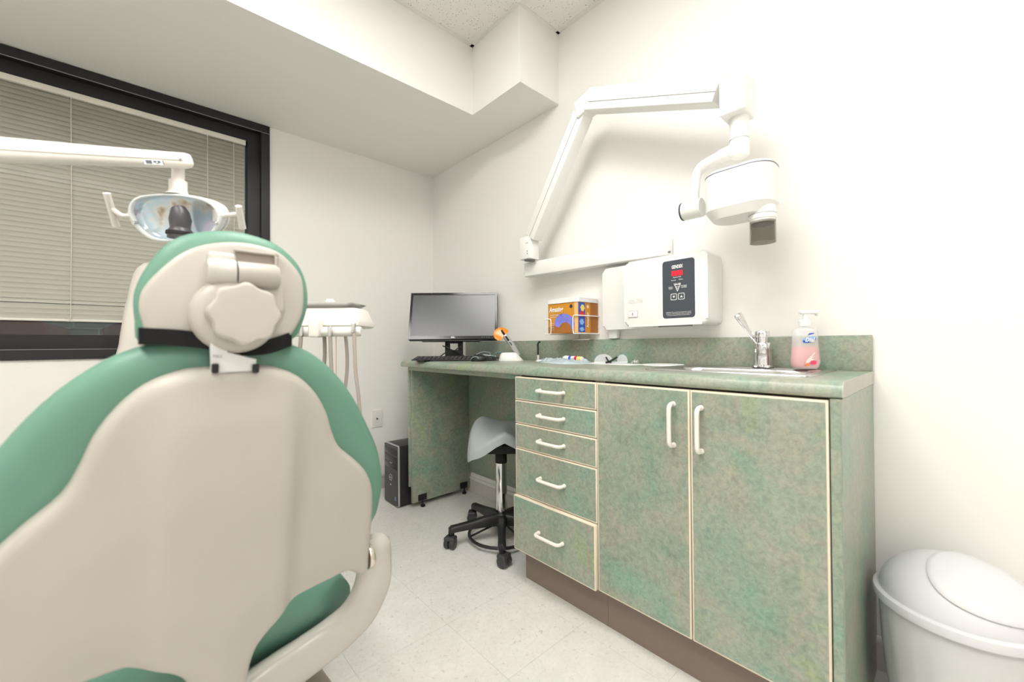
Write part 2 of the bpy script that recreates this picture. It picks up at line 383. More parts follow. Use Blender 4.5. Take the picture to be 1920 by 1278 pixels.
# ================================================================== window
win = struct(thing('window_1', 'dark framed window with lowered beige blinds above the dental chair', 'window', ((WX0+WX1)/2, 0, WZ0)))
del win['category']
bm = NB()
def framebars(bm, x0, x1, z0, z1, wd, y0, y1, zb=None):
    zb = zb or wd
    abox(bm, x0, x1, y0, y1, z1-wd, z1); abox(bm, x0, x1, y0, y1, z0, z0+zb); abox(bm, x0, x0+wd, y0, y1, z0+zb, z1-wd); abox(bm, x1-wd, x1, y0, y1, z0+zb, z1-wd)
framebars(bm, WX0+.001, WX1-.001, WZ0+.001, WZ1+.0, .042, -.012, .05, .045)
fin('window_trim', bm, FRAME, win)
bm = NB(); framebars(bm, WX0+.043, WX1-.043, WZ0+.046, WZ1-.042, .058, .03, .10, .062); fin('window_sash', bm, FRAME, win)
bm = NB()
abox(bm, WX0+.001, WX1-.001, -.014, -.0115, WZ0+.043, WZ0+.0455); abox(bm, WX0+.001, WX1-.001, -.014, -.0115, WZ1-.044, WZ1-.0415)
fin('frame_highlight_strip', bm, mat('frame_highlight_tone', (.28, .26, .27), .4), win)  # paler strips: an edge highlight put into the frame's colour
box('pane', WX0+.09, WX1-.09, .075, .081, WZ0+.09, WZ1-.09, GLASS, win)
# blinds
BX0, BX1 = WX0+.11, WX1-.116
bl = thing('venetian_blind', 'beige venetian blind lowered nearly to the sill of the dark framed window', 'blind', ((BX0+BX1)/2, .03, 1.075))
box('head_rail', BX0, BX1+.004, .012, .044, 2.066, 2.092, RAILM, bl, bev=.002)
box('bottom_rail', BX0, BX1, .016, .04, 1.072, 1.084, RAILM, bl, bev=.004)
pit = .0213; ns = 46
def slat(tilt):
    bm = NB(); n = 4; pr = []
    for k in range(n+1):
        s = (k/n-.5)*.0238; c = .0032*(1-(2*k/n-1)**2)
        pr.append((-s*math.cos(tilt)-c*math.sin(tilt), s*math.sin(tilt)-c*math.cos(tilt)))
    a = [bm.verts.new((BX0, .028+p[0], p[1])) for p in pr]; b = [bm.verts.new((BX1, .028+p[0], p[1])) for p in pr]
    for k in range(n): bm.faces.new((a[k], a[k+1], b[k+1], b[k]))
    r = bmesh.ops.solidify(bm, geom=bm.faces[:], thickness=.0006)
    me_ = fin('slat', bm, SLAT, bl, smooth=True, keep=V((0, 0, 0))); return me_
protos = {}
for k in range(ns):
    td = 84 + (k*7 % 5)-2
    if k == 3: td = 40
    if k in (27, 28, 29): td = {27: 62, 28: 38, 29: 50}[k]
    z = 1.094+pit*k
    if td not in protos: protos[td] = slat(math.radians(td)); protos[td].location = protos[td].location+V((0, 0, z)); WO[protos[td]] = V((0, 0, z)); continue
    s = protos[td]; inst(s, (0, 0, z-WO[s].z), bl)
for px in (133, 389, 438):
    x = on(px, 300, y=.012).x
    tube('ladder_cord', [(x, .0125, 1.08), (x+.002, .0125, 1.5), (x, .0125, 2.07)], .0013, CORD, bl, n=6)
bm = NB(); x = on(131, 590, y=.01).x
for a in (-.012, .008): atube(bm, smoothpts([(x+a, .012, 1.09), (x, .004, 1.08), (x-a*.6, .004, 1.068)]), .0012, 6)
fin('cord_knot', bm, CORD, bl, smooth=True)
# outside, seen through the strip of glass below the blind
ow = struct(box('wall_outside', -9, 4, 5.0, 5.2, -.5, 4.5, mat('pale_block_wall', (.25, .28, .25), .8, var=.15, vscale=2)))
jm = mat('block_joint', (.42, .46, .44), .8)
bm = NB()
for z in [.2*k for k in range(0, 14)]: abox(bm, -9, 4, 4.985, 5.0, z, z+.014)
for r in range(0, 14):
    for k in range(30): x = -9+.45*k+(.225 if r % 2 else 0); abox(bm, x, x+.014, 4.985, 5.0, .2*r, .2*r+.2)
o = fin('block_joints', bm, jm, ow)
struct(box('ground_outside', -9, 4, .2, 5.0, .15, .25, mat('asphalt', (.08, .08, .08), .9, var=.2)))
def car(x, y, L, m, lab):
    t = thing('parked_car', lab, 'car', (x, y, .25))
    prof = [(-L/2, .25), (L/2, .25), (L/2+.05, .6), (L/2-.05, .9), (L/2-.9, 1.0), (L/2-1.5, 1.48), (-L/2+.9, 1.5), (-L/2+.2, 1.05), (-L/2-.05, .9)]
    plate('body', prof, V((x, y-.8, .25)), X, Z, Y, 1.6, m, t, bev=.12)
    plate('side_window', [(-L/2+.6, 1.08), (L/2-1.15, 1.05), (L/2-1.55, 1.40), (-L/2+1.0, 1.42)], V((x, y-.8, .25)), X, Z, -Y, .01, mat('car_glass', (.06, .07, .08), .1), t)
    for s in (-L/2+.75, L/2-.8):
        lathe('wheel', [(.2, 0), (.32, .02), (.32, .2), (.2, .22)], V((x+s, y-.92, .57)), BLACKM, t, axis=Y)
car(-4.1, 2.8, 4.0, mat('brick_red_paint', (.22, .05, .04), .3), 'brick red car parked outside, seen under the blind')
car(.15, 4.1, 4.0, mat('maroon_paint', (.09, .025, .03), .3), 'dark maroon car parked outside, seen under the blind')
# ================================================================== counter run
CD, CT, CB, YL, YE = .481, .870, .834, -.425, -2.450
wt = thing('worktop', 'green marbled laminate worktop with rounded front edge and backsplash', 'countertop', (-.24, -1.44, CB))
SKX0, SKX1, SKY0, SKY1 = -.372, -.05, -2.362, -1.935
def prof_top(xb):
    p = [(xb, CB), (xb, CT), (-CD+.026, CT)]
    for k in range(1, 7):
        t = math.radians(15*k); p.append((-CD+.026-.026*math.sin(t), CT-.026+.026*math.cos(t)))
    p += [(-CD+.001, CB+.003), (-CD+.004, CB)]
    return p
bm = NB()
def ext(bm, p, y0, y1):
    A = [bm.verts.new((a, y0, b)) for a, b in p]; B = [bm.verts.new((a, y1, b)) for a, b in p]; k = len(A)
    bm.faces.new(A); bm.faces.new(B[::-1])
    for i in range(k): bm.faces.new((A[i], B[i], B[(i+1) % k], A[(i+1) % k]))
ext(bm, prof_top(-.001), SKY1, YL); ext(bm, prof_top(-.001), YE, SKY0); ext(bm, prof_top(SKX0), SKY0, SKY1); abox(bm, SKX1, -.001, SKY0, SKY1, CB, CT)
bmesh.ops.remove_doubles(bm, verts=bm.verts, dist=1e-5)
fin('top', bm, LAM, wt, smooth=True, autosmooth=30)
box('backsplash', -.018, -.001, YE, YL, CT, .977, LAM, wt, bev=.002)
p = prof_top(-.001); c_ = (-.24, .852)
bm = NB(); ext(bm, [(a, b) for a, b in p], YE-.0015, YE); fin('end_cap', bm, mat('pale_end_laminate', (.50, .49, .43), .45, var=.08, vscale=18), wt)
box('under_batten', -CD+.03, -CD+.05, -1.40, -.47, CB-.022, CB, LAM, wt)
# desk end panel with feet
dp = thing('desk_panel', 'green marbled upright panel on black levelling feet under the desk end', 'panel', (-.21, -.45, 0))
box('leaf', -.428, -.0195, -.462, -.442, .03, CB-.001, LAM, dp, bev=.001)
box('outer_leaf', -.438, -.04, -.4415, -.428, .125, CB-.001, LAM, dp, bev=.001)
for px, x in ((795, -.365), (876, -.045-.02)):
    f = box('foot_bracket', x-.028, x+.028, -.466, -.4622, .035, .072, BLACKM, dp)
    lathe('foot', [(.012, .0), (.014, .004), (.012, .012), (.005, .013), (.005, .045)], V((x, -.468, 0)), BLACKM, f, n=14)
for z in (.22, .77): tube('screw_cover', [V((-.36, -.4622, z)), V((-.36, -.4640, z))], .004, mat('grey_screw', (.2, .22, .2), .4), dp, n=10)
mp_ = tag(box('modesty_panel', -.019, -.001, -1.405, -.4425, .133, CB-.001, LAM, None, bev=.001), 'green laminate back panel on the wall of the knee space', 'panel')
# cabinets
FX = -.486           # front plane of doors
def handle_mesh():
    bm = NB(); h = .062
    atube(bm, smoothpts([(0, 0, -h+.004), (-.016, 0, -h+.004), (-.026, 0, -h+.012), (-.028, 0, -h+.03), (-.028, 0, h-.03), (-.026, 0, h-.012), (-.016, 0, h-.004), (0, 0, h-.004)], 5), .0062, 10)
    for s in (-1, 1): atube(bm, [(0, 0, s*(h-.004)), (-.004, 0, s*(h-.004))], .0078, 10)
    return bm
hv = None; hh = None
def handle(parent, x, y, z, horiz):
    bm = handle_mesh()
    if horiz: bmesh.ops.rotate(bm, verts=bm.verts, cent=(0, 0, 0), matrix=Matrix.Rotation(math.pi/2, 3, 'X'))
    bmesh.ops.translate(bm, verts=bm.verts, vec=(x, y, z)); fin('handle', bm, HANDLE, parent, smooth=True)
def front(name, root, y0, y1, z0, z1, out=0., hy=None, hz=None, horiz=True):
    d = box(name, FX-out, FX-out+.019, y0+.0015, y1-.0015, z0+.0015, z1-.0015, EDGE, root, bev=.0015)
    box('laminate_face', FX-out-.0007, FX-out+.001, y0+.006, y1-.006, z0+.006, z1-.006, LAM, d)
    handle(d, FX-out-.0005, hy if hy else (y0+y1)/2, hz if hz else (z0+z1)/2, horiz); return d
def carcass(root, y0, y1, side0=True, side1=True):
    bm = NB(); z0, z1 = .142, CB-.002; x0, x1 = FX+.021, -.001
    for a in ((x0, x1, y0, y0+.018, z0, z1), (x0, x1, y1-.018, y1, z0, z1), (x0, x1, y0+.018, y1-.018, z0, z0+.018), (x1-.008, x1, y0+.018, y1-.018, z0+.018, z1)): abox(bm, *a)
    fin('body', bm, LAM, root)
    box('gap_shade_sheet', FX+.0225, FX+.03, y0+.018, y1-.018, .16, CB-.003, DARK, root)  # dark sheet behind the fronts, painted shade for the gaps
    box('toe_kick', -.431, -.415, y0, y1, 0, .141, KICK, root)
YD0, YD1, Y2, Y3, YCE = -1.413, -1.811, -2.1215, -2.428, -2.4475
dc = thing('drawer_cabinet', 'green marbled base cabinet with a stack of five drawers', 'cabinet', (-.24, (YD0+YD1)/2, 0))
carcass(dc, YD1, YD0)
zs = [.829, .7355, .6425, .5435, .3595, .1425]
for k in range(5): front('drawer', dc, YD1, YD0, zs[k+1], zs[k], out=.012 if k == 4 else 0, hz=None)
sc_ = thing('sink_cabinet', 'green marbled base cabinet with two tall doors under the sink', 'cabinet', (-.24, (YD1+YCE)/2, 0))
bm = NB()
for a in ((FX+.021, -.001, YCE, YCE+.0175, .0, CB-.002), (FX+.021, -.001, YD1-.019, YD1-.001, .142, CB-.002), (FX+.021, -.001, YCE+.018, YD1-.019, .142, .16), (-.009, -.001, YCE+.018, YD1-.019, .16, CB-.002), (FX+.004, FX+.021, YCE, Y3-.0012, .0, CB-.002)): abox(bm, *a)
fin('body', bm, LAM, sc_)
box('end_panel', FX+.004, -.001, YCE-.002, YCE-.0003, .0, CB-.002, LAM, sc_)
box('gap_shade_sheet', FX+.0225, FX+.03, YCE+.018, YD1-.019, .16, CB-.003, DARK, sc_)  # same dark sheet, gap shade put into its colour
box('toe_kick', -.431, -.415, YCE+.018, YD1-.001, 0, .141, KICK, sc_)
front('door', sc_, Y2, YD1, .1425, .829, hy=-2.075, hz=.727, horiz=False)
front('door', sc_, Y3, Y2, .1425, .829, hy=-2.152, hz=.724, horiz=False)
# sink
sk = thing('sink', 'stainless steel drop-in sink in the green worktop', 'sink', (-.21, -2.15, CT))
def rr3(cx, cy, w_, h_, r, z, n=6): return [V((cx+a, cy+b, z)) for a, b in rrect(w_, h_, r, n)]
cx, cy = -.211, -2.1485
loft('basin', [rr3(cx, cy, .350, .450, .022, CT+.0003), rr3(cx, cy, .350, .450, .022, CT+.003), rr3(cx, cy, .344, .444, .02, CT+.0055), rr3(cx, cy, .322, .424, .03, CT+.0055),
               rr3(cx-.025, cy, .25, .400, .05, CT+.002), rr3(cx-.025, cy, .242, .392, .05, CT-.006), rr3(cx-.025, cy, .225, .375, .05, CT-.13), rr3(cx-.025, cy, .19, .34, .045, CT-.15), rr3(cx-.025, cy, .08, .08, .039, CT-.153)], STEEL, sk, cap0=False, a=60)
lathe('drain', [(.036, 0), (.036, .004), (.028, .005), (.02, .002)], V((cx-.025, cy, CT-.153)), CHROME, sk, n=24)
# faucet
FY = on(1430, 686, x=-.078).y; fp = V((-.078, FY, CT+.0055)); A_ = V((-RT.x, -RT.y, 0)).normalized()     # lever leans along the picture's left
fa = thing('faucet', 'chrome single lever faucet at the back of the sink', 'faucet', fp)
lathe('base', [(.032, 0), (.032, .005), (.029, .008)], fp, CHROME, fa)
lathe('body', [(.027, .008), (.0265, .03), (.025, .06), (.0245, .078), (.023, .08), (.019, .081), (.019, .098), (.0215, .0985), (.0215, .117), (.02, .119)], fp, CHROME, fa)
bm = NB(); p0 = fp+Z*.082-A_*0+A_*.02; d = (A_*.62+Z*.95).normalized(); s = d.cross(V((FW.x, FW.y, 0)).normalized()).normalized()
dd = [(0, .006), (.03, .0065), (.05, .007), (.065, .009), (.09, .0125), (.105, .0145), (.112, .013)]
pts = [p0+d*a for a, _ in dd]; atube(bm, pts, [r for _, r in dd], 12, True, .45, ref=s); fin('lever', bm, CHROME, fa, smooth=True)
SPD = V((CAM.x-fp.x, CAM.y-fp.y, 0)).normalized()
tube('spout', smoothpts([fp+SPD*.01+Z*.05, fp+SPD*.06+Z*.058, fp+SPD*.11+Z*.054, fp+SPD*.135+Z*.04]), .0115, CHROME, fa)
lathe('side_screw', [(.006, 0), (.006, .006)], fp+A_*.022+Z*.055, CHROME, fa, n=10, axis=A_)
# soap bottle
so = V((-.095, on(1510, 690, x=-.095).y, CT+.0056))
sb = thing('soap_bottle', 'clear pump bottle half full of pink liquid hand soap on the sink rim', 'soap bottle', so)
Rf = V((RT.x, RT.y, 0)).normalized(); Ff = V((FW.x, FW.y, 0)).normalized()
def ovr(c, a, b, z, n=28, e=2.6):
    out = []
    for k in range(n):
        t = 2*math.pi*k/n; cc, ss = math.cos(t), math.sin(t)
        out.append(V(c)+Z*z+Rf*(a*abs(cc)**(2/e)*(1 if cc > 0 else -1))+Ff*(b*abs(ss)**(2/e)*(1 if ss > 0 else -1)))
    return out
loft('liquid', [ovr(so, .034, .019, .004), ovr(so, .0405, .022, .02), ovr(so, .0375, .021, .045), ovr(so, .0345, .0205, .069)], PINK, sb)
loft('bottle', [ovr(so, .032, .019, 0), ovr(so, .036, .0205, .003), ovr(so, .0425, .0235, .02), ovr(so, .039, .0225, .05), ovr(so, .036, .0215, .08), ovr(so, .0345, .021, .115), ovr(so, .031, .019, .121), ovr(so, .016, .013, .125, e=2), ovr(so, .015, .015, .131, e=2)], CLEAR, sb)
pu = lathe('pump', [(.0165, .130), (.017, .133), (.017, .146), (.012, .149), (.006, .151), (.006, .168)], so, WHITE, sb, n=20)
bm = NB(); aobox(bm, so+Z*.173+Rf*.012, Rf, Ff, Z, .055, .016, .011, .004); aobox(bm, so+Z*.168+Rf*.036, Rf, Ff, Z, .008, .009, .012, .003); fin('nozzle', bm, WHITE, pu, smooth=True, autosmooth=40)
fo = so-Ff*.0232
plate('label_oval', [(.0195*math.cos(t*.26), .0085*math.sin(t*.26)+.004*math.cos(t*.26)) for t in range(24)], fo+Z*.088-Rf*.004, Rf, Z, -Ff, .0006, BLUE, sb)
plate('label_oval_top', [(.0185*math.cos(t*.26), .005*math.sin(t*.26)+.004*math.cos(t*.26)) for t in range(24)], fo+Z*.0925-Rf*.0035, Rf, Z, -Ff, .0007, LBLUE, sb)
text('lettering', 'Dial', .017, fo-Ff*.0015+Z*.088-Rf*.004, Rf, Z, WTXT, sb, shear=.25, bold=.0006, width=.03)
plate('label_stripe', [(-.008, 0), (.01, .003), (.012, .006), (-.004, .005)], fo+Z*.103+Rf*.0, Rf, Z, -Ff, .0006, BLUE, sb)
plate('label_swirl', smoothpts([V((-.018, .012, 0)), V((-.005, .03, 0)), V((.012, .05, 0)), V((.016, .046, 0)), V((.004, .034, 0)), V((.012, .03, 0)), V((.008, .02, 0)), V((-.004, .014, 0))], 3, True) and [(-.018, .010), (-.012, .024), (0, .035), (.014, .048), (.013, .043), (.004, .034), (.013, .034), (.002, .028), (.012, .026), (-.002, .018)], fo+Z*.004, Rf, Z, -Ff, .0006, mat('pale_petal_print', (.95, .75, .70), .4), sb)
plate('label_badge', rrect(.018, .011, .002), fo+Z*.020+Rf*.008, Rf, Z, -Ff, .0007, mat('hot_pink_print', (.85, .06, .16), .4), sb)
plate('label_flower', [(.006*math.cos(t*.785)*(1.25 if t % 2 else .8), .005*math.sin(t*.785)) for t in range(8)], fo+Z*.014-Rf*.011, Rf, Z, -Ff, .0007, mat('coral_print', (.9, .25, .08), .4), sb)

# ================================================================== x-ray unit on the wall
xr = thing('xray_machine', 'white wall-mounted dental x-ray head on a folded scissor arm', 'x-ray unit', (-.05, -1.82, 1.33))
bL, bR = on(981, 506, x=-.115)+X*.028, on(1243, 462.5, x=-.035)+X*.018
beam('extension_beam', bL, bR, .052, .073, WHITEP, xr, bev=.005)
lathe('pivot_post', [(.027, -.037), (.0285, -.035), (.0285, .035), (.027, .037)], bR, WHITEP, xr, n=24)
box('wall_mount', -.03, -.001, bR.y-.02, bR.y+.05, bR.z-.03, bR.z+.03, WHITEP, xr, bev=.006)
k0 = on(1252, 472, x=-.03); box('mount_bolt', -.036, -.03, k0.y-.012, k0.y-.002, k0.z-.006, k0.z+.001, SEAM, xr)
p1 = on(993, 470, x=-.13)
kn = box('lower_knuckle', -.165, -.095, p1.y-.034, p1.y+.040, bL.z+.041, bL.z+.155, WHITEP, xr, bev=.006)
box('knuckle_slot', -.1665, -.164, p1.y-.026, p1.y-.008, bL.z+.118, bL.z+.120, SEAM, kn)
bm = NB()
for dz in (0, .012): atube(bm, [V((-.1645, p1.y-.018, bL.z+.066+dz)), V((-.1662, p1.y-.018, bL.z+.066+dz))], .0028, 8)
fin('knuckle_screw', bm, BLACKM, kn)
lathe('swivel', [(.028, 0), (.028, .005)], V((-.13, p1.y, bL.z+.0368)), SEAM, xr)
q1, q2 = on(1000, 446, x=-.13), on(1094, 214, x=-.155)
ar = beam('lower_arm', q1, q2, .068, .066, WHITEP, xr, bev=.004, up=X)
dd_ = (q2-q1).normalized(); nn = dd_.cross(X).normalized()
beam('arm_seam', q1-X*.0332-nn*.004, q2-X*.0332-nn*.004, .0016, .0016, SEAM, ar, bev=0)
q3, q4 = on(1108, 190, x=-.18)+X*0, on(1352, 170, x=-.205)
fa_ = beam('forearm', q3, q4, .062, .088, WHITEP, xr, bev=.004)
d4 = (q4-q3).normalized(); u4 = d4.cross(Z).normalized(); z4 = u4.cross(d4)
sd = -1 if u4.x > 0 else 1
beam('forearm_seam', q3+d4*.02+u4*sd*.0315-z4*.013, q4+u4*sd*.0315-z4*.013, .0016, .0016, SEAM, fa_, bev=0)
e0 = on(1091, 206, x=-.205)
obox('elbow', (q2+q3)/2+X*.002+Z*.005, (d4+dd_*.9).normalized(), u4, (d4+dd_*.9).normalized().cross(u4)*-1, .085, .070, .074, WHITEP, xr, bev=.005)
bk = V((-.21, on(1377, 180, x=-.21).y, 0)); zt, zb = on(1398, 127, x=-.25).z, on(1376, 222, x=-.22).z
box('wrist_block', -.262, -.165, on(1398, 180, x=-.25).y, on(1350, 180, x=-.25).y, zb, zt, WHITEP, xr, bev=.007, seg=3)
pc = on(1386, 250, x=-.208); zp0 = on(1386, 284, x=-.208).z
lathe('drop_post', [(.027, zp0-pc.z-.0), (.027, .03), (.0275, zb-pc.z+.002)], pc, WHITEP, xr, n=28)
lathe('post_seam', [(.0276, 0), (.0276, .0012)], on(1386, 263, x=-.208), SEAM, xr, n=28)
hy0, hy1 = on(1320, 360, x=-.24).y, on(1450, 340, x=-.24).y; HX, HYc, HL = -.205, (hy0+hy1)/2, abs(hy1-hy0)
kz = on(1298, 393, x=-.205); 
tube('yoke', smoothpts([V((-.208, pc.y-.012, zp0+.012)), V((-.206, pc.y+.03, zp0+.008)), on(1322, 309, x=-.205), on(1306, 328, x=-.205), on(1303, 352, x=-.205), V((-.205, kz.y-.004, kz.z+.01))], 6), [.022, .021, .018, .016, .0155, .017], WHITEP, xr, n=16)
lathe('yoke_socket', [(.024, -.018), (.028, -.014), (.028, .03), (.024, .034)], V((-.208, pc.y, zp0+.0)), WHITEP, xr)
kb = lathe('pivot_knob', [(.031, -.034), (.031, .026), (.029, .03)], kz, WHITEP, xr, axis=Y, n=28)
lathe('knob_cap', [(.0305, .0302), (.0305, .0345), (.027, .036)], kz, mat('navy_cap', (.03, .03, .06), .3), kb, axis=Y, n=28)
zh0, zh1 = on(1330, 422, x=-.215).z, on(1322, 338, x=-.24).z
def hr(w_, l_, r, z): return [V((HX+a, HYc+b, z)) for a, b in rrect(w_, l_, r, 7)]
hd = loft('tube_head', [hr(.10, HL-.05, .045, zh0), hr(.112, HL-.036, .050, zh0+.002), hr(.140, HL-.004, .057, zh0+.028), hr(.142, HL, .058, zh0+.030), hr(.142, HL, .058, zh1-.003), hr(.139, HL-.003, .056, zh1)], WHITEP, xr, a=22)
loft('head_seam', [hr(.1435, HL+.0015, .058, zh1-.0015), hr(.1435, HL+.0015, .058, zh1+.001)], mat('violet_grey_seam', (.25, .25, .32), .3), hd)
loft('head_cover', [hr(.138, HL-.004, .056, zh1+.001), hr(.13, HL-.012, .053, zh1+.009), hr(.10, HL-.05, .04, zh1+.014)], WHITEP, hd)
cn = on(1430, 430, x=-.215)
lathe('cone_collar', [(.034, zh0-cn.z+.02), (.036, zh0-cn.z-.004), (.036, zh0-cn.z-.018), (.0335, zh0-cn.z-.019), (.0335, zh0-cn.z-.03)], cn, WHITEP, hd, n=32)
zc_ = on(1430, 455, x=-.215).z-cn.z
lathe('cone_ring', [(.0362, zh0-cn.z-.0035), (.0362, zh0-cn.z-.005)], cn, SEAM, hd, n=32)
bm = NB(); e = 32
for r0 in (.0345, .0322): pass
aring(bm, [[cn+V((r*math.cos(2*math.pi*k/e), r*math.sin(2*math.pi*k/e), h)) for k in range(e)] for r, h in ((.0345, zh0-cn.z-.024), (.0345, zc_), (.032, zc_), (.032, zh0-cn.z-.024))], False, False)
fin('cone', bm, SMOKE, hd, smooth=True, autosmooth=40)
lathe('cone_window', [(.03, zh0-cn.z-.031), (.03, zh0-cn.z-.034)], cn, GREYBLK, hd, n=28)

# generator box
gp = thing('xray_control_box', 'white wall-mounted x-ray control box with slate keypad and red display', 'control box', (-.07, -1.85, 1.03))
GX = -.13; gyL, gyR = on(1170, 540, x=GX).y, on(1327, 540, x=GX).y
gz0, gz1 = on(1250, 610, x=GX).z, on(1250, 479, x=GX).z
gc = V((0, (gyL+gyR)/2, (gz0+gz1)/2)); gw, gh = abs(gyL-gyR), gz1-gz0
plate('housing', rrect(gw, gh, .022, 6), V((-.001, gc.y, gc.z)), Y, Z, -X, -GX-.001, WHITEP, gp, bev=.012)
byL = on(1130, 550, x=-.05).y; bz0, bz1 = on(1140, 618, x=-.05).z, on(1140, 503, x=-.05).z
plate('side_cover', rrect(byL-gyL+.06, bz1-bz0, .018, 6), V((-.001, (byL+gyL-.06)/2, (bz0+bz1)/2)), Y, Z, -X, .05, WHITEP, gp, bev=.01)
box('wall_conduit', -.03, -.001, byL-.06, byL-.012, .979, bz0+.02, WHITEP, gp, bev=.008)
box('underside_vent', GX+.02, GX+.03, gc.y-.10, gc.y+.03, gz0-.004, gz0+.002, SEAM, gp)
U_ = -Y     # picture right on this wall
def gpt(px, py): return on(px, py, x=GX-.0005)
pa, pb = gpt(1243, 540), gpt(1302, 540); pz0, pz1 = gpt(1272, 595).z, gpt(1272, 487).z
pcn = V((GX, (pa.y+pb.y)/2, (pz0+pz1)/2)); pw, ph = abs(pa.y-pb.y), pz1-pz0
plate('panel_rim', rrect(pw+.003, ph+.003, .011, 5), pcn+X*.001, U_, Z, -X, .0014, mat('violet_rim', (.06, .05, .16), .4), gp)
kp = plate('keypad', rrect(pw, ph, .01, 5), pcn+X*.001, U_, Z, -X, .0020, PANEL, gp)
def kpt(fx, fy): return pcn+U_*(fx*pw)+Z*(fy*ph)-X*.0012
text('lettering', 'GENDEX', .017, kpt(-.03, .385), U_, Z, WTXT, kp, shear=.1, bold=.0007, width=.043)
plate('display', rrect(.042, .0185, .001, 2), kpt(-.03, .275)+X*.0005, U_, Z, -X, .0008, REDLED, kp)
for tx, fx, fy, wd in (('Exposure Time', -.03, .205, .03), ('Seconds', -.14, .155, .018), ('Pulses', .09, .16, .015), ('X-RAY  TUBE', -.03, .09, .028), ('ANTERIOR', -.24, .035, .017), ('MAXILLA', -.24, .012, .014), ('POSTERIOR', .185, .043, .022), ('MANDIBLE', .185, .018, .02)):
    text('lettering', tx, .0052, kpt(fx, fy), U_, Z, WTXT, kp, width=wd, bold=.0001)
for k, tx in enumerate(('WARNING: This x-ray unit may be dangerous to patient', 'and operator unless safe exposure factors and operating', 'instructions are observed. Electronic product radiation')):
    text('lettering', tx, .0055, kpt(-.0, -.405-.025*k), U_, Z, WTXT, kp, width=pw*.8 if k < 2 else pw*.72)
def outl(o, pts, wd, m, par):
    bm = NB(); P2 = [V((a, b)) for a, b in pts]; n_ = len(P2); cx_ = sum(p_.x for p_ in P2)/n_; cy_ = sum(p_.y for p_ in P2)/n_
    I = [V((cx_, cy_))+(p_-V((cx_, cy_)))*(1-wd) for p_ in P2]
    a = [bm.verts.new(o+U_*p_.x+Z*p_.y-X*.0004) for p_ in P2]; b = [bm.verts.new(o+U_*p_.x+Z*p_.y-X*.0004) for p_ in I]
    for i in range(n_): bm.faces.new((a[i], a[(i+1) % n_], b[(i+1) % n_], b[i]))
    return fin('key_outline', bm, m, par)
outl(kpt(-.02, .02), [(-.0125, .013), (.0125, .013), (0, -.015)], .28, WTXT, kp); outl(kpt(-.02, .022), [(-.006, .005), (.006, .005), (0, -.006)], .3, WTXT, kp)
for fx, s in ((-.14, -1), (.10, 1)):
    outl(kpt(fx, -.135), rrect(.024, .024, .004, 4), .17, WTXT, kp)
    plate('key_arrow', [(-.0048, -.004*s), (.0048, -.004*s), (0, .0045*s)], kpt(fx, -.135)+X*.0003, U_, Z, -X, .0007, WTXT, kp)
sw = gpt(1187, 589); swb = plate('switch_frame', rrect(.042, .028, .002, 2), sw+X*.001, U_, Z, -X, .0022, mat('switch_frame_grey', (.55, .55, .53), .4), gp)
plate('rocker', rrect(.038, .023, .001, 2), sw, U_, Z, -X, .0035, WHITE, swb, bev=.001); plate('rocker_mark', rrect(.0035, .011, .0003, 1), sw+Z*.001-X*.0032, U_, Z, -X, .0006, REDM, swb)
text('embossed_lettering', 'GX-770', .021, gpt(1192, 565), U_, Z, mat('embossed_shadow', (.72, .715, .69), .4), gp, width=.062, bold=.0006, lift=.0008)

# glove box in its wire holder
GBX = -.152; g0, g1 = on(1028, 600, x=GBX).y, on(1084, 600, x=GBX).y
gz_0, gz_1 = on(1055, 624, x=GBX).z, on(1055, 568, x=GBX).z
gb = thing('glove_box', 'orange carton of violet nitrile gloves in a wire wall holder', 'glove box', (-.07, (g0+g1)/2, gz_0))
box('carton', GBX, -.006, g1, g0, gz_0, gz_1, BOXO, gb)
gcx = V((GBX, (g0+g1)/2, (gz_0+gz_1)/2)); gbw, gbh = abs(g0-g1), gz_1-gz_0
def gq(fx, fy): return gcx+U_*(fx*gbw)+Z*(fy*gbh)-X*.0006
plate('lower_print', [(-.5, -.5), (.5, -.5), (.5, -.2), (.1, -.1), (-.5, -.28)] and [(a*gbw, b*gbh) for a, b in ((-.499, -.499), (.499, -.499), (.499, -.22), (.1, -.12), (-.499, -.30))], gcx, U_, Z, -X, .0005, BOXD, gb)
plate('corner_strip', [(a*gbw, b*gbh) for a, b in ((.38, -.499), (.499, -.499), (.499, .499), (.38, .499))], gcx, U_, Z, -X, .0007, mat('peach_print', (.80, .50, .22), .5), gb)
text('lettering', 'Amazing', .032, gq(-.22, .30), U_, Z, WTXT, gb, shear=.15, bold=.0010, width=.088)
text('lettering', 'Nitrile Powder-Free', .011, gq(-.22, .12), U_, Z, WTXT, gb, width=.07)
text('lettering', 'Examination Gloves', .008, gq(-.27, .05), U_, Z, WTXT, gb, width=.055)
plate('glove_print', [(a*gbw, b*gbh) for a, b in ((-.28, -.20), (-.24, -.02), (-.12, .13), (.06, .15), (.24, .08), (.36, -.08), (.40, -.24), (.30, -.40), (.26, -.25), (.14, -.14), (-.02, -.16), (-.12, -.30), (-.22, -.28))], gcx, U_, Z, -X, .0010, VIOLET, gb)
plate('seal_print', [(.0085*math.cos(t*.4), .0085*math.sin(t*.4)) for t in range(16)], gq(.28, .37), U_, Z, -X, .0005, mat('dark_seal', (.02, .03, .08), .5), gb)
for k in range(4): text('lettering', ('latex free', 'ambidextrous', 'non-sterile', '100 by count')[k], .006, gq(-.36, -.17-.07*k), U_, Z, WTXT, gb, width=.026)
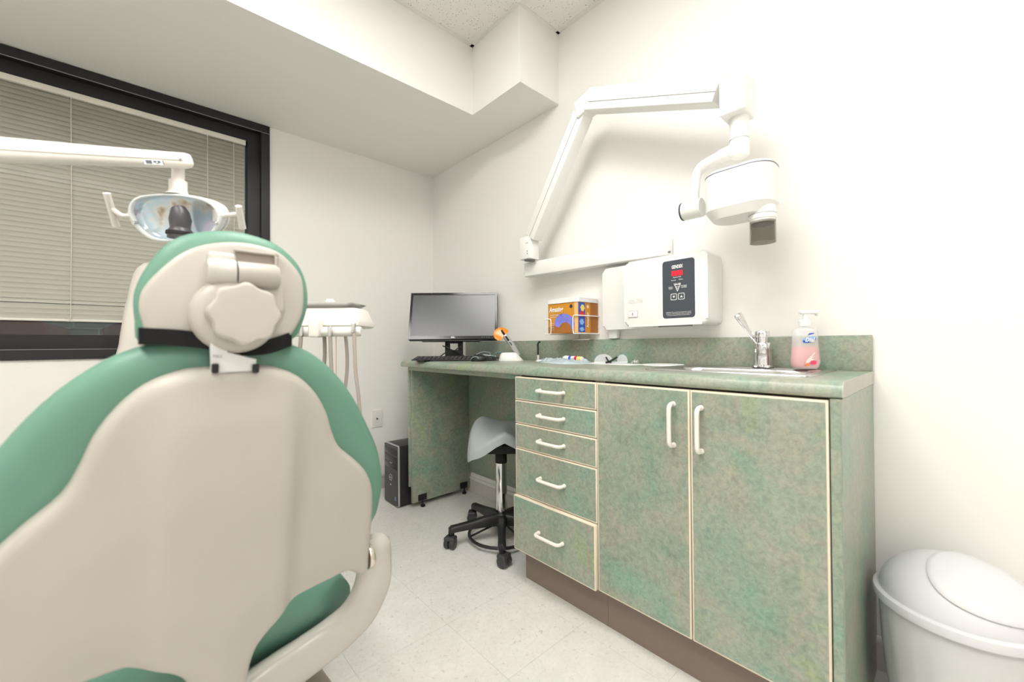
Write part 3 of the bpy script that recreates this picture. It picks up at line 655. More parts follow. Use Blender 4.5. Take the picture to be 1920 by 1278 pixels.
# end of the carton facing the sink
def ge(fx, fz): return V((GBX+fx*(-.006-GBX), g1-.0006, gcx.z+fz*gbh))
for k, (a0, b0, a1, b1, m_) in enumerate(((.02, -.48, .34, .48, BLUE), (.04, .0, .32, .22, REDM), (.05, -.25, .3, -.05, LBLUE), (.1, .2, .33, .42, YEL), (.06, -.46, .3, -.32, LBLUE), (.62, -.5, .995, .5, BOXD))):
    cA, cB = ge(a0, b0), ge(a1, b1)
    if k in (0, 5): plate('end_print', [(cA.x, cA.z), (cB.x, cA.z), (cB.x, cB.z), (cA.x, cB.z)], V((0, g1-.0002, 0)), X, Z, -Y, .0005+.0001*k, m_, gb)
    else:
        mx, mz, rx, rz = (cA.x+cB.x)/2, (cA.z+cB.z)/2, abs(cB.x-cA.x)/2, abs(cB.z-cA.z)/2
        plate('end_print', [(mx+rx*math.cos(t*.5236+.4)*(1 if t % 2 else .7), mz+rz*math.sin(t*.5236+.4)) for t in range(12)], V((0, g1-.0004, 0)), X, Z, -Y, .0006+.0001*k, m_, gb)
text('lettering', 'Amazing', .022, ge(.47, -.08)-Y*.001, Z, -X, WTXT, gb, bold=.0007, width=.07)
plate('end_seal', [(ge(.48, .36).x+.008*math.cos(t*.4), ge(.48, .36).z+.008*math.sin(t*.4)) for t in range(16)], V((0, g1-.0006, 0)), X, Z, -Y, .0005, mat('pale_seal', (.85, .7, .5), .5), gb)
wh = thing('wire_glove_holder', 'white wire wall bracket holding the glove carton', 'wire holder', (-.06, (g0+g1)/2, gz_0-.03))
wr = .0026; xo = GBX-.006
za, zb_ = on(1035, 598, x=GBX).z, gz_0-.004
tube('left_loop', smoothpts([(-.003, g0+.012, za), (xo+.01, g0+.012, za), (xo, g0+.008, za), (xo, g0-.012, za), (xo, g0-.022, za-.008), (xo, g0-.022, zb_+.008), (xo, g0-.012, zb_), (xo, g0+.008, zb_), (xo+.01, g0+.012, zb_), (-.003, g0+.012, zb_)], 4), wr, WHITE, wh, n=8)
zc2 = on(1095, 590, x=GBX).z
tube('right_loop', smoothpts([(-.003, g1-.006, zc2), (xo+.01, g1-.006, zc2), (xo, g1-.004, zc2), (xo, g1+.014, zc2), (xo, g1+.024, zc2-.008), (xo, g1+.024, zb_+.008), (xo, g1+.014, zb_), (xo, g1-.004, zb_), (xo+.01, g1-.006, zb_), (-.003, g1-.006, zb_)], 4), wr, WHITE, wh, n=8)
bm = NB()
for yy in (g0-.07, g1+.045): atube(bm, [(-.004, yy, gz_1), (-.004, yy, gz_0-.03), (-.03, yy, gz_0-.03)], .0018, 6)
atube(bm, [(-.03, g0-.05, gz_0-.03), (-.03, g1+.03, gz_0-.03)], .004, 8); fin('back_wires', bm, WHITE, wh, smooth=True)
tf = thing('tissue_wrap', 'crumpled white paper sheet lying on top of the glove carton', 'paper', (-.07, (g0+g1)/2, gz_1))
_w, _d = abs(g0-g1)+.01, .150
pillow('sheet', [(a, b) for a, b in rrect(_d, _w, .008, 3)], V((GBX-.004+_d/2, (g0+g1)/2, gz_1+.0015)), X, Y, Z, lambda a, b, d: .020+.010*noise.noise(V((a*22, b*22, 3)))+.004*noise.noise(V((a*60, b*60, 7))), .001, PAPER, tf, sp=.012, rnd=.006)

# ================================================================== things on the worktop
Rh = Rf; Fh = Ff           # horizontal picture-right and picture-depth directions
def cpt(px, wd, z=CT):
    p = CAM+FW*wd+RT*((px-960)/FPX*wd); return V((p.x, p.y, z))
# monitor
mc = cpt(849, 2.36); mon = thing('monitor', 'black flat screen monitor standing on the desk end', 'monitor', mc)
tl = math.radians(17); mu_ = Z*math.cos(tl)+Fh*math.sin(tl); mn = -Fh*math.cos(tl)+Z*math.sin(tl)
mb = dep(849, 637, 2.36); mW, mH = .516, .292; mctr = mb+mu_*(mH/2)
plate('casing', rrect(mW, mH, .006, 3), mctr-mn*.022, Rh, mu_, mn, .034, BLACK, mon, bev=.003)
bm = NB(); ow_, iw = (mW/2, mH/2), (mW/2-.014, mH/2-.0135)
fr = [(-mW/2+.001, mW/2-.001, mH/2-.0135, mH/2-.001), (-mW/2+.001, mW/2-.001, -mH/2+.001, -mH/2+.019), (-mW/2+.001, -mW/2+.0145, -mH/2+.019, mH/2-.0135), (mW/2-.0145, mW/2-.001, -mH/2+.019, mH/2-.0135)]
for a0, a1, b0, b1 in fr: aobox(bm, mctr+mn*.0135+Rh*((a0+a1)/2)+mu_*((b0+b1)/2), Rh, mu_, mn, a1-a0, b1-b0, .004)
bz = fin('bezel', bm, mat('glossy_black_bezel', (.02, .02, .022), .12), mon)
plate('screen', rrect(mW-.028, mH-.032, .001, 1), mctr+mn*.0115+mu_*.0027, Rh, mu_, mn, .001, SCREEN, mon)
text('lettering', 'DELL', .011, mctr+mn*.0158-mu_*(mH/2-.0105)+Rh*.003, Rh, mu_, WTXT, bz, bold=.0006, width=.024)
bm = NB()
for k in range(4): aobox(bm, mctr+mn*.0157-mu_*(mH/2-.010)+Rh*(.17+.014*k), Rh, mu_, mn, .006, .002, .0006)
fin('buttons', bm, mat('button_grey', (.15, .15, .15), .4), bz)
plate('lower_lip', [(-.19, 0), (.17, 0), (.15, -.007), (-.175, -.007)], mctr-mn*.018-mu_*(mH/2), Rh, mu_, mn, .022, BLACK, mon)
st = mc+Fh*.05
bm = NB()
aobox(bm, st+Z*.032, Rh, Fh, Z, .104, .03, .05, .006)
for s in (-1, 1): aobox(bm, st+Z*.072+Rh*s*.038, Rh, Fh, Z, .028, .022, .06, .003)
aobox(bm, st+Z*.12, Rh, Fh, Z, .104, .022, .05, .003)
fin('stand', bm, BLACKM, mon, smooth=True, autosmooth=40)
plate('stand_foot', rrect(.2, .15, .02, 4), st+Z*.0003, Rh, Fh, Z, .008, BLACKM, mon, bev=.002)
# keyboard
kc = cpt(853, 2.235); kbd = thing('keyboard', 'black computer keyboard in front of the monitor', 'keyboard', kc)
bm = NB(); kw = .228
A_ = [(-.06, 0.004), (.07, 0.006), (.07, .018), (.05, .019), (-.055, .010)]
aa = [bm.verts.new(kc+Rh*(-kw)+Fh*a+Z*b) for a, b in A_]; bb = [bm.verts.new(kc+Rh*kw+Fh*a+Z*b) for a, b in A_]
bm.faces.new(aa); bm.faces.new(bb[::-1])
for i in range(5): bm.faces.new((aa[i], bb[i], bb[(i+1) % 5], aa[(i+1) % 5]))
bmesh.ops.bevel(bm, geom=bm.edges[:], offset=.004, segments=2, affect='EDGES', profile=.5)
kb_ = fin('tray', bm, BLACK, kbd, smooth=True, autosmooth=40)
src = None
for r in range(5):
    for c in range(18):
        if c == 14: continue
        p = kc+Rh*(-kw+.022+c*.0236)+Fh*(-.042+r*.0195)+Z*(.0125+r*.0022)
        if src: inst(src, p-sp0, kbd)
        else:
            src = obox('key', p, Rh, Fh, Z, .0195, .0165, .008, GREYBLK, kbd, bev=.0015, seg=1); sp0 = p
bm = NB()
for s in (-.15, .15):
    aobox(bm, kc+Rh*s+Fh*.055+Z*.005, Rh, Fh, Z, .03, .01, .0095)
    aobox(bm, kc+Rh*s-Fh*.02+Z*.0035, Rh, Fh, Z, .03, .03, .0065)
fin('keyboard_foot', bm, BLACKM, kbd)
# mouse
mp0 = cpt(898, 2.13); ms = thing('mouse', 'black computer mouse with grey sides beside the keyboard', 'mouse', mp0)
rg = []
for h, s in ((0, .92), (.006, 1), (.016, .97), (.026, .80), (.033, .5), (.0355, .15)):
    rg.append([mp0+Z*(h+.0003)+Rh*(.044*s*math.cos(t*.2618)*(1+.0)+.004*h/.036)+Fh*(.029*s*math.sin(t*.2618)) for t in range(24)])
mb_ = loft('shell', rg, BLACK, ms, a=70)
tube('side_stripe', smoothpts([mp0-Rh*.043-Fh*.008+Z*.009, mp0-Rh*.030-Fh*.022+Z*.021, mp0-Rh*.012-Fh*.026+Z*.024, mp0+Rh*.0-Fh*.0285+Z*.015]), .0035, mat('grey_blue_trim', (.22, .26, .30), .35), ms, n=8)
lathe('scroll_wheel', [(.008, -.003), (.009, 0), (.008, .003)], mp0-Rh*.02+Z*.029, GREYBLK, ms, axis=Fh, n=16)
# device with packets
dv = cpt(910, 2.365); dvt = thing('dark_tray_device', 'flat dark device behind the mouse', 'device', dv)
obox('slab', dv+Z*.007, Rh, Fh, Z, .165, .09, .013, BLACK, dvt, bev=.003); obox('silver_edge', dv+Z*.004-Fh*.046+Rh*.03, Rh, Fh, Z, .1, .002, .004, SILVER, dvt)
pk = thing('blue_packet', 'blue and white sealed packet on the dark device', 'packet', dv+Z*.0135)
obox('wrapper', dv+Z*.0185-Rh*.012, Rh, Fh, (Z+Rh*.08).normalized(), .13, .075, .009, BLUEPK, pk, bev=.003); obox('white_flap', dv+Z*.0245+Rh*.025-Fh*.02, (Rh-Z*.12).normalized(), Fh, Z, .075, .03, .003, PAPER, pk, bev=.001)
tag(tube('white_cable', smoothpts([cpt(886, 2.43, CT+.004), cpt(890, 2.43, CT+.022), cpt(902, 2.43, CT+.042), cpt(914, 2.43, CT+.043), cpt(919, 2.43, CT+.034), cpt(918, 2.43, CT+.004)]), .0022, mat('grey_white_cable', (.55, .56, .54), .5), n=8), 'thin pale cable looping up behind the blue packet', 'cable')
tag(tube('teal_cable', smoothpts([cpt(925, 2.32, CT+.004), cpt(926, 2.32, CT+.030), cpt(932, 2.32, CT+.042), cpt(943, 2.32, CT+.04), cpt(950, 2.31, CT+.026), cpt(951, 2.31, CT+.004)]), .0022, TEAL, n=8), 'thin teal cable arching between the blue packet and the curing lamp', 'cable')
tube('signal_cable', smoothpts([cpt(821, 2.44, CT+.004), cpt(826, 2.42, CT+.02), cpt(836, 2.41, CT+.042), cpt(848, 2.40, CT+.05), cpt(862, 2.37, CT+.038), cpt(874, 2.36, CT+.012)]), .0032, BLACKM, mon, n=8)
tube('power_cable', smoothpts([cpt(830, 2.39, CT+.082), cpt(840, 2.38, CT+.068), cpt(852, 2.37, CT+.052), cpt(856, 2.37, CT+.062), cpt(866, 2.38, CT+.080)]), .0032, BLACKM, mon, n=8)
# curing light
cl = cpt(957, 2.16); cu = thing('curing_light', 'silver curing light wand with orange shield on white charging base', 'curing light', cl)
bmr = []
for h, a0, a1, d_ in ((0, -.062, .068, .05), (.004, -.063, .068, .051), (.03, -.056, .043, .046), (.042, -.048, .033, .038), (.0445, -.03, .02, .02)):
    c0, hw = (a0+a1)/2, (a1-a0)/2
    bmr.append([cl+Z*(h+.0003)+Rh*(c0+hw*math.copysign(abs(math.cos(t*.2618))**.7, math.cos(t*.2618)))+Fh*(d_*math.copysign(abs(math.sin(t*.2618))**.7, math.sin(t*.2618))) for t in range(24)])
loft('charging_base', bmr, WHITE, cu, a=45)
w0, w1 = cl+Rh*.045+Z*.03, cl-Rh*.030+Z*.138; wd_ = (w1-w0).normalized()
wn = tube('wand', [w0+wd_*(w1-w0).length*t for t in (0, .15, .4, .7, .95, 1)], [.009, .0115, .0135, .015, .015, .012], SILVER, cu, n=16)
obox('wand_display', w0+wd_*.108-Fh*.014, wd_, wd_.cross(Fh), -Fh, .03, .01, .003, BLACKM, wn, bev=.001)
obox('wand_button', w0+wd_*.075-Fh*.0135, wd_, wd_.cross(Fh), -Fh, .022, .006, .003, GREYBLK, wn, bev=.001)
sh = []
pts2 = [(.030*math.cos(t), .030*math.sin(t)) for t in [math.radians(20+a*16) for a in range(16)]]
plate('light_shield', [(-.004+.042*math.cos(math.radians(a)), .040*math.sin(math.radians(a))) for a in range(20, 275, 15)], w1+wd_*.0-Rh*.014+Z*.004+Fh*.002, Rh, (Z*.92+Fh*.4).normalized(), -Fh, .0035, ORANGE, cu, bev=.001)
tube('light_guide', smoothpts([w1, w1+wd_*.02, w1+wd_*.03+Fh*.02, w1+wd_*.03+Fh*.045-Z*.01]), [.006, .005], BLACKM, cu, n=10)
# hook tool
hk = on(1009, 672, x=-.05); hk.z = CT
ht = thing('black_hook_tool', 'thin black rod with a hooked tip standing near the backsplash', 'tool', hk)
lathe('clip_stand', [(.009, 0), (.009, .004), (.0055, .006), (.0055, .03)], hk+Z*.0003, mat('frosted_stand', (.75, .75, .72), .4), ht, n=14)
tube('rod', smoothpts([hk+Z*.026, hk+Z*.06, hk+Z*.088, hk+Z*.098+Rh*.006, hk+Z*.099+Rh*.013], 4), .0048, BLACKM, ht, n=10)
# paper, pouch, tube
def flat(name, pts, m, lab, cat, h=.003, wob=.004, lift=.0004, par=None):
    c = sum((V(p) for p in pts), V((0, 0, 0)))/len(pts); c.z = CT+lift
    out2 = [((V(p)-c).dot(Rh), (V(p)-c).dot(Fh)) for p in pts]
    o = pillow(name, out2, c, Rh, Fh, Z, lambda a, b, d: .0008+(h+wob*(noise.noise(V((a*45, b*45, len(pts))))+.3))*min(1, d/.03), 0.0003, m, par, sp=.012, rnd=.006)
    return o if par else tag(o, lab, cat)
def W(px, x, z=CT):
    p = on(px, 660, x=x); return V((p.x, p.y, z))
flat('paper_sheet', [W(1080, -.17), W(1180, -.17), W(1222, -.06), W(1145, -.035), W(1085, -.05)], PAPER, 'white paper sheet under the safety glasses', 'paper', h=.0006, wob=.0006)
ip = thing('instrument_pouch', 'crinkled clear pale blue plastic pouch with white paper backing on the worktop', 'pouch', W(1050, -.16))
flat('film', [W(1008, -.10), W(1012, -.20), W(1045, -.27), W(1090, -.21), W(1112, -.12), W(1060, -.07)], mat('clear_blue_pouch', (.62, .74, .80), .15, trans=.25, bump=.6, bscale=40, var=.2, vscale=25), '', '', h=.010, wob=.016, par=ip)
flat('paper_flap', [W(1003, -.11, CT+.02), W(1024, -.22, CT), W(1040, -.18, CT), W(1022, -.10, CT)], PAPER, '', '', h=.016, wob=.006, par=ip)
ta, tb = W(1056, -.16, CT+.024), W(1092, -.165, CT+.020); td = (tb-ta).normalized(); TL_ = (tb-ta).length
tt = thing('striped_tube', 'small white tube with blue, red and yellow bands on the pouch', 'tube', (ta+tb)/2-Z*.012)
lathe('barrel', [(.005, 0), (.0105, .012), (.011, TL_*.95), (.009, TL_)], ta, WHITE, tt, axis=td, n=18)
for a, b, m_ in ((.35, .46, BLUE), (.64, .77, REDM), (.81, .96, YEL)): lathe('band', [(.0113, TL_*a), (.0113, TL_*b)], ta, m_, tt, axis=td, n=18)
# safety glasses
sg = W(1147, -.10, CT+.0022); gl = thing('safety_glasses', 'clear safety glasses with folded black temples on the paper', 'glasses', sg)
def lens(c, a, h, m):
    out = []
    for t in range(9): q = math.pi*t/8; out.append((a*math.cos(q)*(1.0), h*math.sin(q)**.8))
    return plate('lens', out, c, Rh, (Z+Fh*.15).normalized(), -Fh, .0016, m, gl)
lens(sg-Rh*.035+Z*.0005, .042, .04, CLEAR); lens(sg+Rh*.046+Z*.0005, .024, .038, CLEAR)
obox('brow_bar', sg+Z*.004-Rh*.005, Rh, Fh, Z, .145, .004, .006, mat('frosted_clear', (.85, .86, .88), .3, alpha=.8), gl, bev=.001)
tube('temple', [sg-Rh*.028-Fh*.004+Z*.003, sg-Rh*.012-Fh*.005+Z*.007, sg+Rh*.022-Fh*.006+Z*.027], .0042, BLACKM, gl, n=8)
tube('temple', smoothpts([sg-Rh*.005-Fh*.009+Z*.004, sg-Rh*.018-Fh*.009+Z*.012, sg-Rh*.027-Fh*.009+Z*.028]), .003, BLACKM, gl, n=8)
ch = W(1190, -.09, CT+.0035); chn = thing('metal_chain', 'small heap of metal bib chain on the paper', 'chain', ch)
for k in range(12):
    a = k*2.4; r = .004+.0012*k; p = ch+Rh*(r*math.cos(a))+Fh*(r*math.sin(a))+Z*(.003+.004*(k % 3))
    ax = V((math.cos(k*1.7), math.sin(k*1.7), .6)).normalized(); e1 = ax.orthogonal().normalized(); e2 = ax.cross(e1)
    bm = NB(); pts = [p+(e1*math.cos(t*.5236)+e2*math.sin(t*.5236))*.0042 for t in range(13)]; atube(bm, pts, .0011, 6, False); fin('link', bm, STEEL, chn, smooth=True)
pl = V((-.115, on(1243, 684, x=-.115).y, CT+.0003))
tag(lathe('white_plate', [(.074, 0), (.078, .0012), (.079, .004), (.076, .006), (.06, .0066), (.01, .007)], pl, WHITE, None, n=40), 'white shallow round dish between the paper and the sink', 'dish')

# ================================================================== wall plate, tower, stool
oc = on(706.5, 784, y=0); op = thing('wall_plate', 'white cable wall plate with one black jack low on the window wall', 'wall plate', (oc.x, -.001, oc.z-.06))
plate('plate', rrect(.074, .118, .004, 3), V((oc.x, -.0005, oc.z)), X, Z, -Y, .006, mat('ivory_plate', (.78, .765, .73), .35), op, bev=.003)
lathe('jack', [(.0065, 0), (.0065, .004)], V((oc.x, -.006, oc.z)), BLACKM, op, axis=-Y, n=16); box('jack_slot', oc.x-.001, oc.x+.006, -.0112, -.01, oc.z+.002, oc.z+.006, WHITE, op)
pcw = thing('computer_tower', 'black computer tower with silver outline on the floor by the desk panel', 'computer', (-.30, -.315, 0))
TX, TY0, TY1, TH = -.493, -.403, -.226, .366
box('case', TX+.012, -.11, TY0+.004, TY1-.004, .008, TH-.004, BLACK, pcw, bev=.004)
plate('silver_surround', rrect(TY1-TY0, TH-.008, .012, 4), V((TX+.014, (TY0+TY1)/2, TH/2+.002)), Y, Z, -X, .010, SILVER, pcw, bev=.002)
fr_ = plate('front', rrect(TY1-TY0-.007, TH-.016, .010, 4), V((TX+.006, (TY0+TY1)/2, TH/2+.002)), Y, Z, -X, .006, GREYBLK, pcw, bev=.0015)
tc_ = (TY0+TY1)/2
for z in (.322, .278, .24): box('drive_bay', TX-.0012, TX+.001, TY0+.009, TY1-.009, z-.018, z+.018, mat('gloss_black', (.012, .012, .013), .15), fr_, bev=.001)
box('eject_button', TX-.0022, TX-.001, tc_-.02, tc_+.01, .252, .256, SILVER, fr_)
bm = NB(); e = 20; cc = V((TX-.0008, tc_, .165)); pts = [cc+Y*(.018*math.cos(2*math.pi*k/e))+Z*(.018*math.sin(2*math.pi*k/e)) for k in range(e+1)]
atube(bm, pts, .0016, 6, False); fin('emblem_ring', bm, SILVER, fr_, smooth=True); text('lettering', 'DELL', .012, cc-X*.001, -Y, Z, mat('silver_print', (.6, .6, .6), .4), fr_, width=.024, bold=.0003)
lathe('power_button', [(.006, 0), (.006, .002)], V((TX, tc_, .123)), SILVER, fr_, axis=-X, n=14); plate('sticker', rrect(.018, .022, .002, 2), V((TX, TY0+.03, .052)), U_, Z, -X, .0008, mat('blue_sticker', (.12, .22, .42), .4), fr_)
bm = NB()
for y in (TY0+.03, TY1-.03):
    for x in (TX+.04, -.16): atube(bm, [(x, y, 0), (x, y, .0085)], .011, 10)
fin('rubber_feet', bm, BLACKM, pcw)

SC = V((-.285, -1.09, 0)); stl = thing('saddle_stool', 'grey saddle seat stool on black five-star caster base under the desk', 'stool', SC)
angs = [math.radians(-126+72*k) for k in range(5)]
a0 = math.atan2(-.997-SC.y, -.51-SC.x)
for k in range(5):
    a = a0+k*math.radians(72); d = V((math.cos(a), math.sin(a), 0)); s = V((-d.y, d.x, 0)); R_ = .25
    bm = NB(); rg = []
    for r, z, hw, hh in ((.02, .098, .022, .026), (.08, .098, .02, .022), (.16, .092, .017, .017), (R_-.03, .088, .017, .014), (R_, .086, .018, .014), (R_+.012, .082, .012, .01)):
        rg.append([SC+d*r+s*(hw*x)+Z*(z+hh*y) for x, y in ((-1, -1), (1, -1), (1, .5), (.6, 1), (-.6, 1), (-1, .5))])
    aring(bm, rg); leg = fin('leg', bm, BLACK, stl, smooth=True, autosmooth=50)
    cp = SC+d*R_; sw_ = V((math.cos(a+.9), math.sin(a+.9), 0)); sx_ = V((-sw_.y, sw_.x, 0))
    cs = lathe('caster', [(.011, .052), (.014, .058), (.014, .078)], cp, BLACKM, stl, n=14)
    for t in (-1, 1): lathe('wheel', [(.02, 0), (.0245, .003), (.0255, .012), (.0245, .021), (.012, .023)], cp+sw_*.012+Z*.0256+sx_*(.003 if t > 0 else -.026), GREYBLK, cs, axis=sx_, n=20)
    obox('fork', cp+sw_*.01+Z*.047, sw_, sx_, Z, .045, .054, .02, GREYBLK, cs, bev=.008)
lathe('hub', [(.03, .07), (.04, .075), (.04, .112), (.03, .122), (.026, .128)], SC, BLACK, stl)
lathe('gas_lift', [(.014, .12), (.014, .145), (.027, .146), (.0275, .15), (.0275, .375), (.026, .378)], SC, CHROME, stl, n=28)
lathe('lift_collar', [(.029, .375), (.029, .425), (.025, .43)], SC, BLACKM, stl, n=28)
obox('tilt_mechanism', SC+Z*.45+Rh*.03, Rh, Fh, Z, .2, .11, .045, BLACKM, stl, bev=.008); lathe('tilt_knob', [(.011, 0), (.011, .02)], SC+Z*.468+Rh*.0-Fh*.06, BLACKM, stl, axis=-Fh, n=14)
bm = NB(); e = 36; pts = [SC+V((.16*math.cos(2*math.pi*k/e), .16*math.sin(2*math.pi*k/e), .03)) for k in range(e+1)]; atube(bm, pts, .0075, 10, False)
for k in range(3):
    a = .6+k*2.094; atube(bm, [SC+V((.16*math.cos(a), .16*math.sin(a), .03)), SC+V((.03*math.cos(a), .03*math.sin(a), .075))], .005, 8)
fin('foot_ring', bm, BLACK, stl, smooth=True)
hw_, hd_ = .185, .125
sad = [(hw_*math.copysign(abs(math.cos(t))**.75, math.cos(t)), hd_*math.copysign(abs(math.sin(t))**.75, math.sin(t))) for t in [2*math.pi*k/48 for k in range(48)]]
def sz(a, b):
    f = max(0, min(1, (1-b/hd_)/2))                     # 1 at the edge near the room, 0 at the wall
    t = math.sqrt((a/hw_)**2+.01); return .562+.05*(1-f)*min(1, (t/.65)**2)-.145*f**.8*t-.05*max(0, (t-.8)/.2)**2*(.5+.5*f)
pillow('seat', sad, SC+Rh*.02, Rh, Fh, Z, lambda a, b, d: sz(a, b)+rnd_edge(d, .02)-.02, 0, VINYLG, stl, sp=.02, rnd=.02, backfn=lambda a, b, d: sz(a, b)-.05+.0*d)
# ================================================================== waste bin
BC = V((-.172, -2.611, 0)); bn = thing('waste_bin', 'white swing-lid waste bin with plastic liner against the wall', 'bin', BC)
RB = .150
lathe('tub', [(.098, 0), (.102, .004), (.117, .17), (.127, .30), (.125, .30), (.10, .01), (.02, .008)], BC, BINM, bn, n=48)
n_ = 64; rg = []
for z, r0, am in ((.318, .1375, 0), (.30, .1385, .0), (.26, .1365, .003), (.2, .132, .006), (.13, .126, .007), (.07, .119, .007), (.045, .116, .008)):
    rg.append([BC+V(((r0+am*(noise.noise(V((k*.45, z*16, 1)))+.6*noise.noise(V((k*1.1, z*30, 5)))))*math.cos(2*math.pi*k/n_), (r0+am*(noise.noise(V((k*.45, z*16, 1)))+.6*noise.noise(V((k*1.1, z*30, 5)))))*math.sin(2*math.pi*k/n_), z)) for k in range(n_)])
loft('liner', rg, BAG, bn, cap0=False, cap1=False, a=80)
rim = lathe('rim', [(.139, .315), (.148, .318), (.150, .33), (.149, .338), (.141, .342), (.136, .338)], BC, BINM, bn, n=56)
def dome(r, az): # height of the lid above the rim
    return .338+.105*math.sqrt(max(0, 1-(r/.138)**2))
bm = NB(); rg = [[BC+V((r*math.cos(2*math.pi*k/56), r*math.sin(2*math.pi*k/56), dome(r, 0))) for k in range(56)] for r in (.138, .137, .134, .128, .118, .104, .086, .065, .042, .02, .004)]
aring(bm, rg, False, True); ld = fin('lid', bm, BINM, bn, smooth=True)
# swinging flap: an oval cap proud of the dome, outlined by a dark slit
fd = V((-.34, -.50, 1)).normalized(); f1 = V((.86, -.5, 0)); f1 = (f1-fd*f1.dot(fd)).normalized(); f2 = fd.cross(f1)
def onlid(a, b, lift):
    q = fd*.6+f1*a+f2*b; q.normalize()
    # project direction on the flattened dome
    k = 1/math.sqrt((q.x**2+q.y**2)/.138**2+(q.z/.105)**2); return BC+Z*.338+q*(k+lift)
def flap(sc1, lift): return [onlid(.90*sc1*math.cos(t), .64*sc1*math.sin(t)*(1+.12*math.cos(t)), lift) for t in [2*math.pi*k/48 for k in range(48)]]
bm = NB(); aring(bm, [flap(s, l) for s, l in ((1.0, .0004), (1.0, .003), (.97, .0042), (.85, .0045), (.7, .0045), (.5, .0045), (.3, .0045), (.1, .0045))], False, True); fin('swing_flap', bm, BINM, ld, smooth=True, autosmooth=50)
bm = NB(); aring(bm, [flap(1.018, .0006), flap(.995, .0006)], False, False); fin('flap_slit', bm, mat('slit_dark', (.12, .11, .12), .8), ld)

# ================================================================== dental chair
chc = thing('dental_chair', 'dental chair with green vinyl cushions and beige plastic back, seen from behind', 'dental chair', (-1.488, -1.3, 0))
_c = on(433, 690, y=-1.821); XC = _c.x; TLT = math.radians(10.6); CYAW = math.radians(3.9)
XR = V((math.cos(CYAW), math.sin(CYAW), 0)); YRR = V((-math.sin(CYAW), math.cos(CYAW), 0))   # chair right and chair forward
CC0 = V((XC, -1.821, 0))
def crot(p): return CC0+XR*(p.x-CC0.x)+YRR*(p.y-CC0.y)+Z*p.z
def cmir(p): return p-XR*(2*(p-CC0).dot(XR))
bp0 = V((XC, -1.821, _c.z)); bv = -YRR*math.sin(TLT)+Z*math.cos(TLT); bn_ = -YRR*math.cos(TLT)-Z*math.sin(TLT)   # along the back, and towards the camera
def half(pxs, off):
    p0 = bp0-bn_*off; out = []
    for px, py in pxs:
        q = onpl(px, py, p0, bn_)-p0; out.append((max(q.dot(XR), 0.0), q.dot(bv)))
    return out
def sym(h):
    r = smoothpts([V((a, b, 0)) for a, b in h], 3); r = [(p.x, p.y) for p in r]
    r[0] = (0, r[0][1]); r[-1] = (0, r[-1][1])
    return r+[(-a, b) for a, b in reversed(r[1:-1])]
shell_px = [(440, 690), (485, 686), (520, 690), (560, 706), (590, 735), (610, 770), (620, 803), (634, 835), (660, 857), (683, 880), (694, 905), (697, 940), (694, 985), (690, 1030), (688, 1062), (672, 1074), (650, 1067), (620, 1080), (585, 1097), (555, 1112), (540, 1124), (515, 1140), (490, 1165), (470, 1195), (458, 1235), (453, 1290), (450, 1340), (430, 1352)]
sh2 = sym(half(shell_px, 0))
def shf(a, b, d):
    u = abs(a); st_ = .026*(1/(1+math.exp((u-.098)/.006)))*max(0, min(1, (.05-b)/.25))
    return rnd_edge(d, .016, .014)+st_+.016*(1-(u/.34)**2)*min(1, d/.08)
shl = pillow('back_shell', sh2, bp0, XR, bv, bn_, shf, .012, BEIGE, chc, sp=.015, rnd=.016)
green_px = [(440, 632), (500, 637), (560, 652), (600, 672), (640, 708), (670, 750), (695, 800), (712, 840), (720, 880), (721, 915), (716, 945), (711, 965), (703, 980), (697, 1000), (688, 1030), (640, 1050), (560, 1085), (440, 1135)]
gr2 = sym(half(green_px, .02))
pillow('back_cushion', gr2, bp0-bn_*.02, XR, bv, bn_, lambda a, b, d: rnd_edge(d, .035, .03)-.022, .075, GREENV, chc, sp=.03, rnd=.035, backfn=lambda a, b, d: -rnd_edge(d, .03, .02)+.05)
# seat, leg rest
def padbox(name, pts, w0, w1, th, m):
    rg = []
    for i, (y, z) in enumerate(pts):
        ww = w0+(w1-w0)*i/(len(pts)-1)
        nx_ = pts[min(i+1, len(pts)-1)]; pv = pts[max(i-1, 0)]; t_ = V((0, nx_[0]-pv[0], nx_[1]-pv[1])).normalized(); nr = V((0, -t_.z, t_.y))
        k_ = .72 if i in (0, len(pts)-1) else 1
        rg.append([crot(V((XC, y, z))+X*a*k_+nr*b*k_) for a, b in rrect(ww, th, th*.45, 5)])
    return loft(name, rg, m, chc, a=60)
padbox('seat_cushion', [(-1.62, .32), (-1.60, .33), (-1.5, .345), (-1.3, .36), (-1.1, .385), (-.99, .40), (-.975, .40)], .60, .56, .14, GREENV)
padbox('leg_cushion', [(-.965, .40), (-.95, .40), (-.8, .36), (-.66, .30), (-.645, .295)], .54, .44, .10, GREENV)
padbox('seat_pan', [(-1.63, .235), (-1.60, .235), (-1.3, .255), (-1.0, .30), (-.98, .30)], .40, .40, .06, BEIGE2)
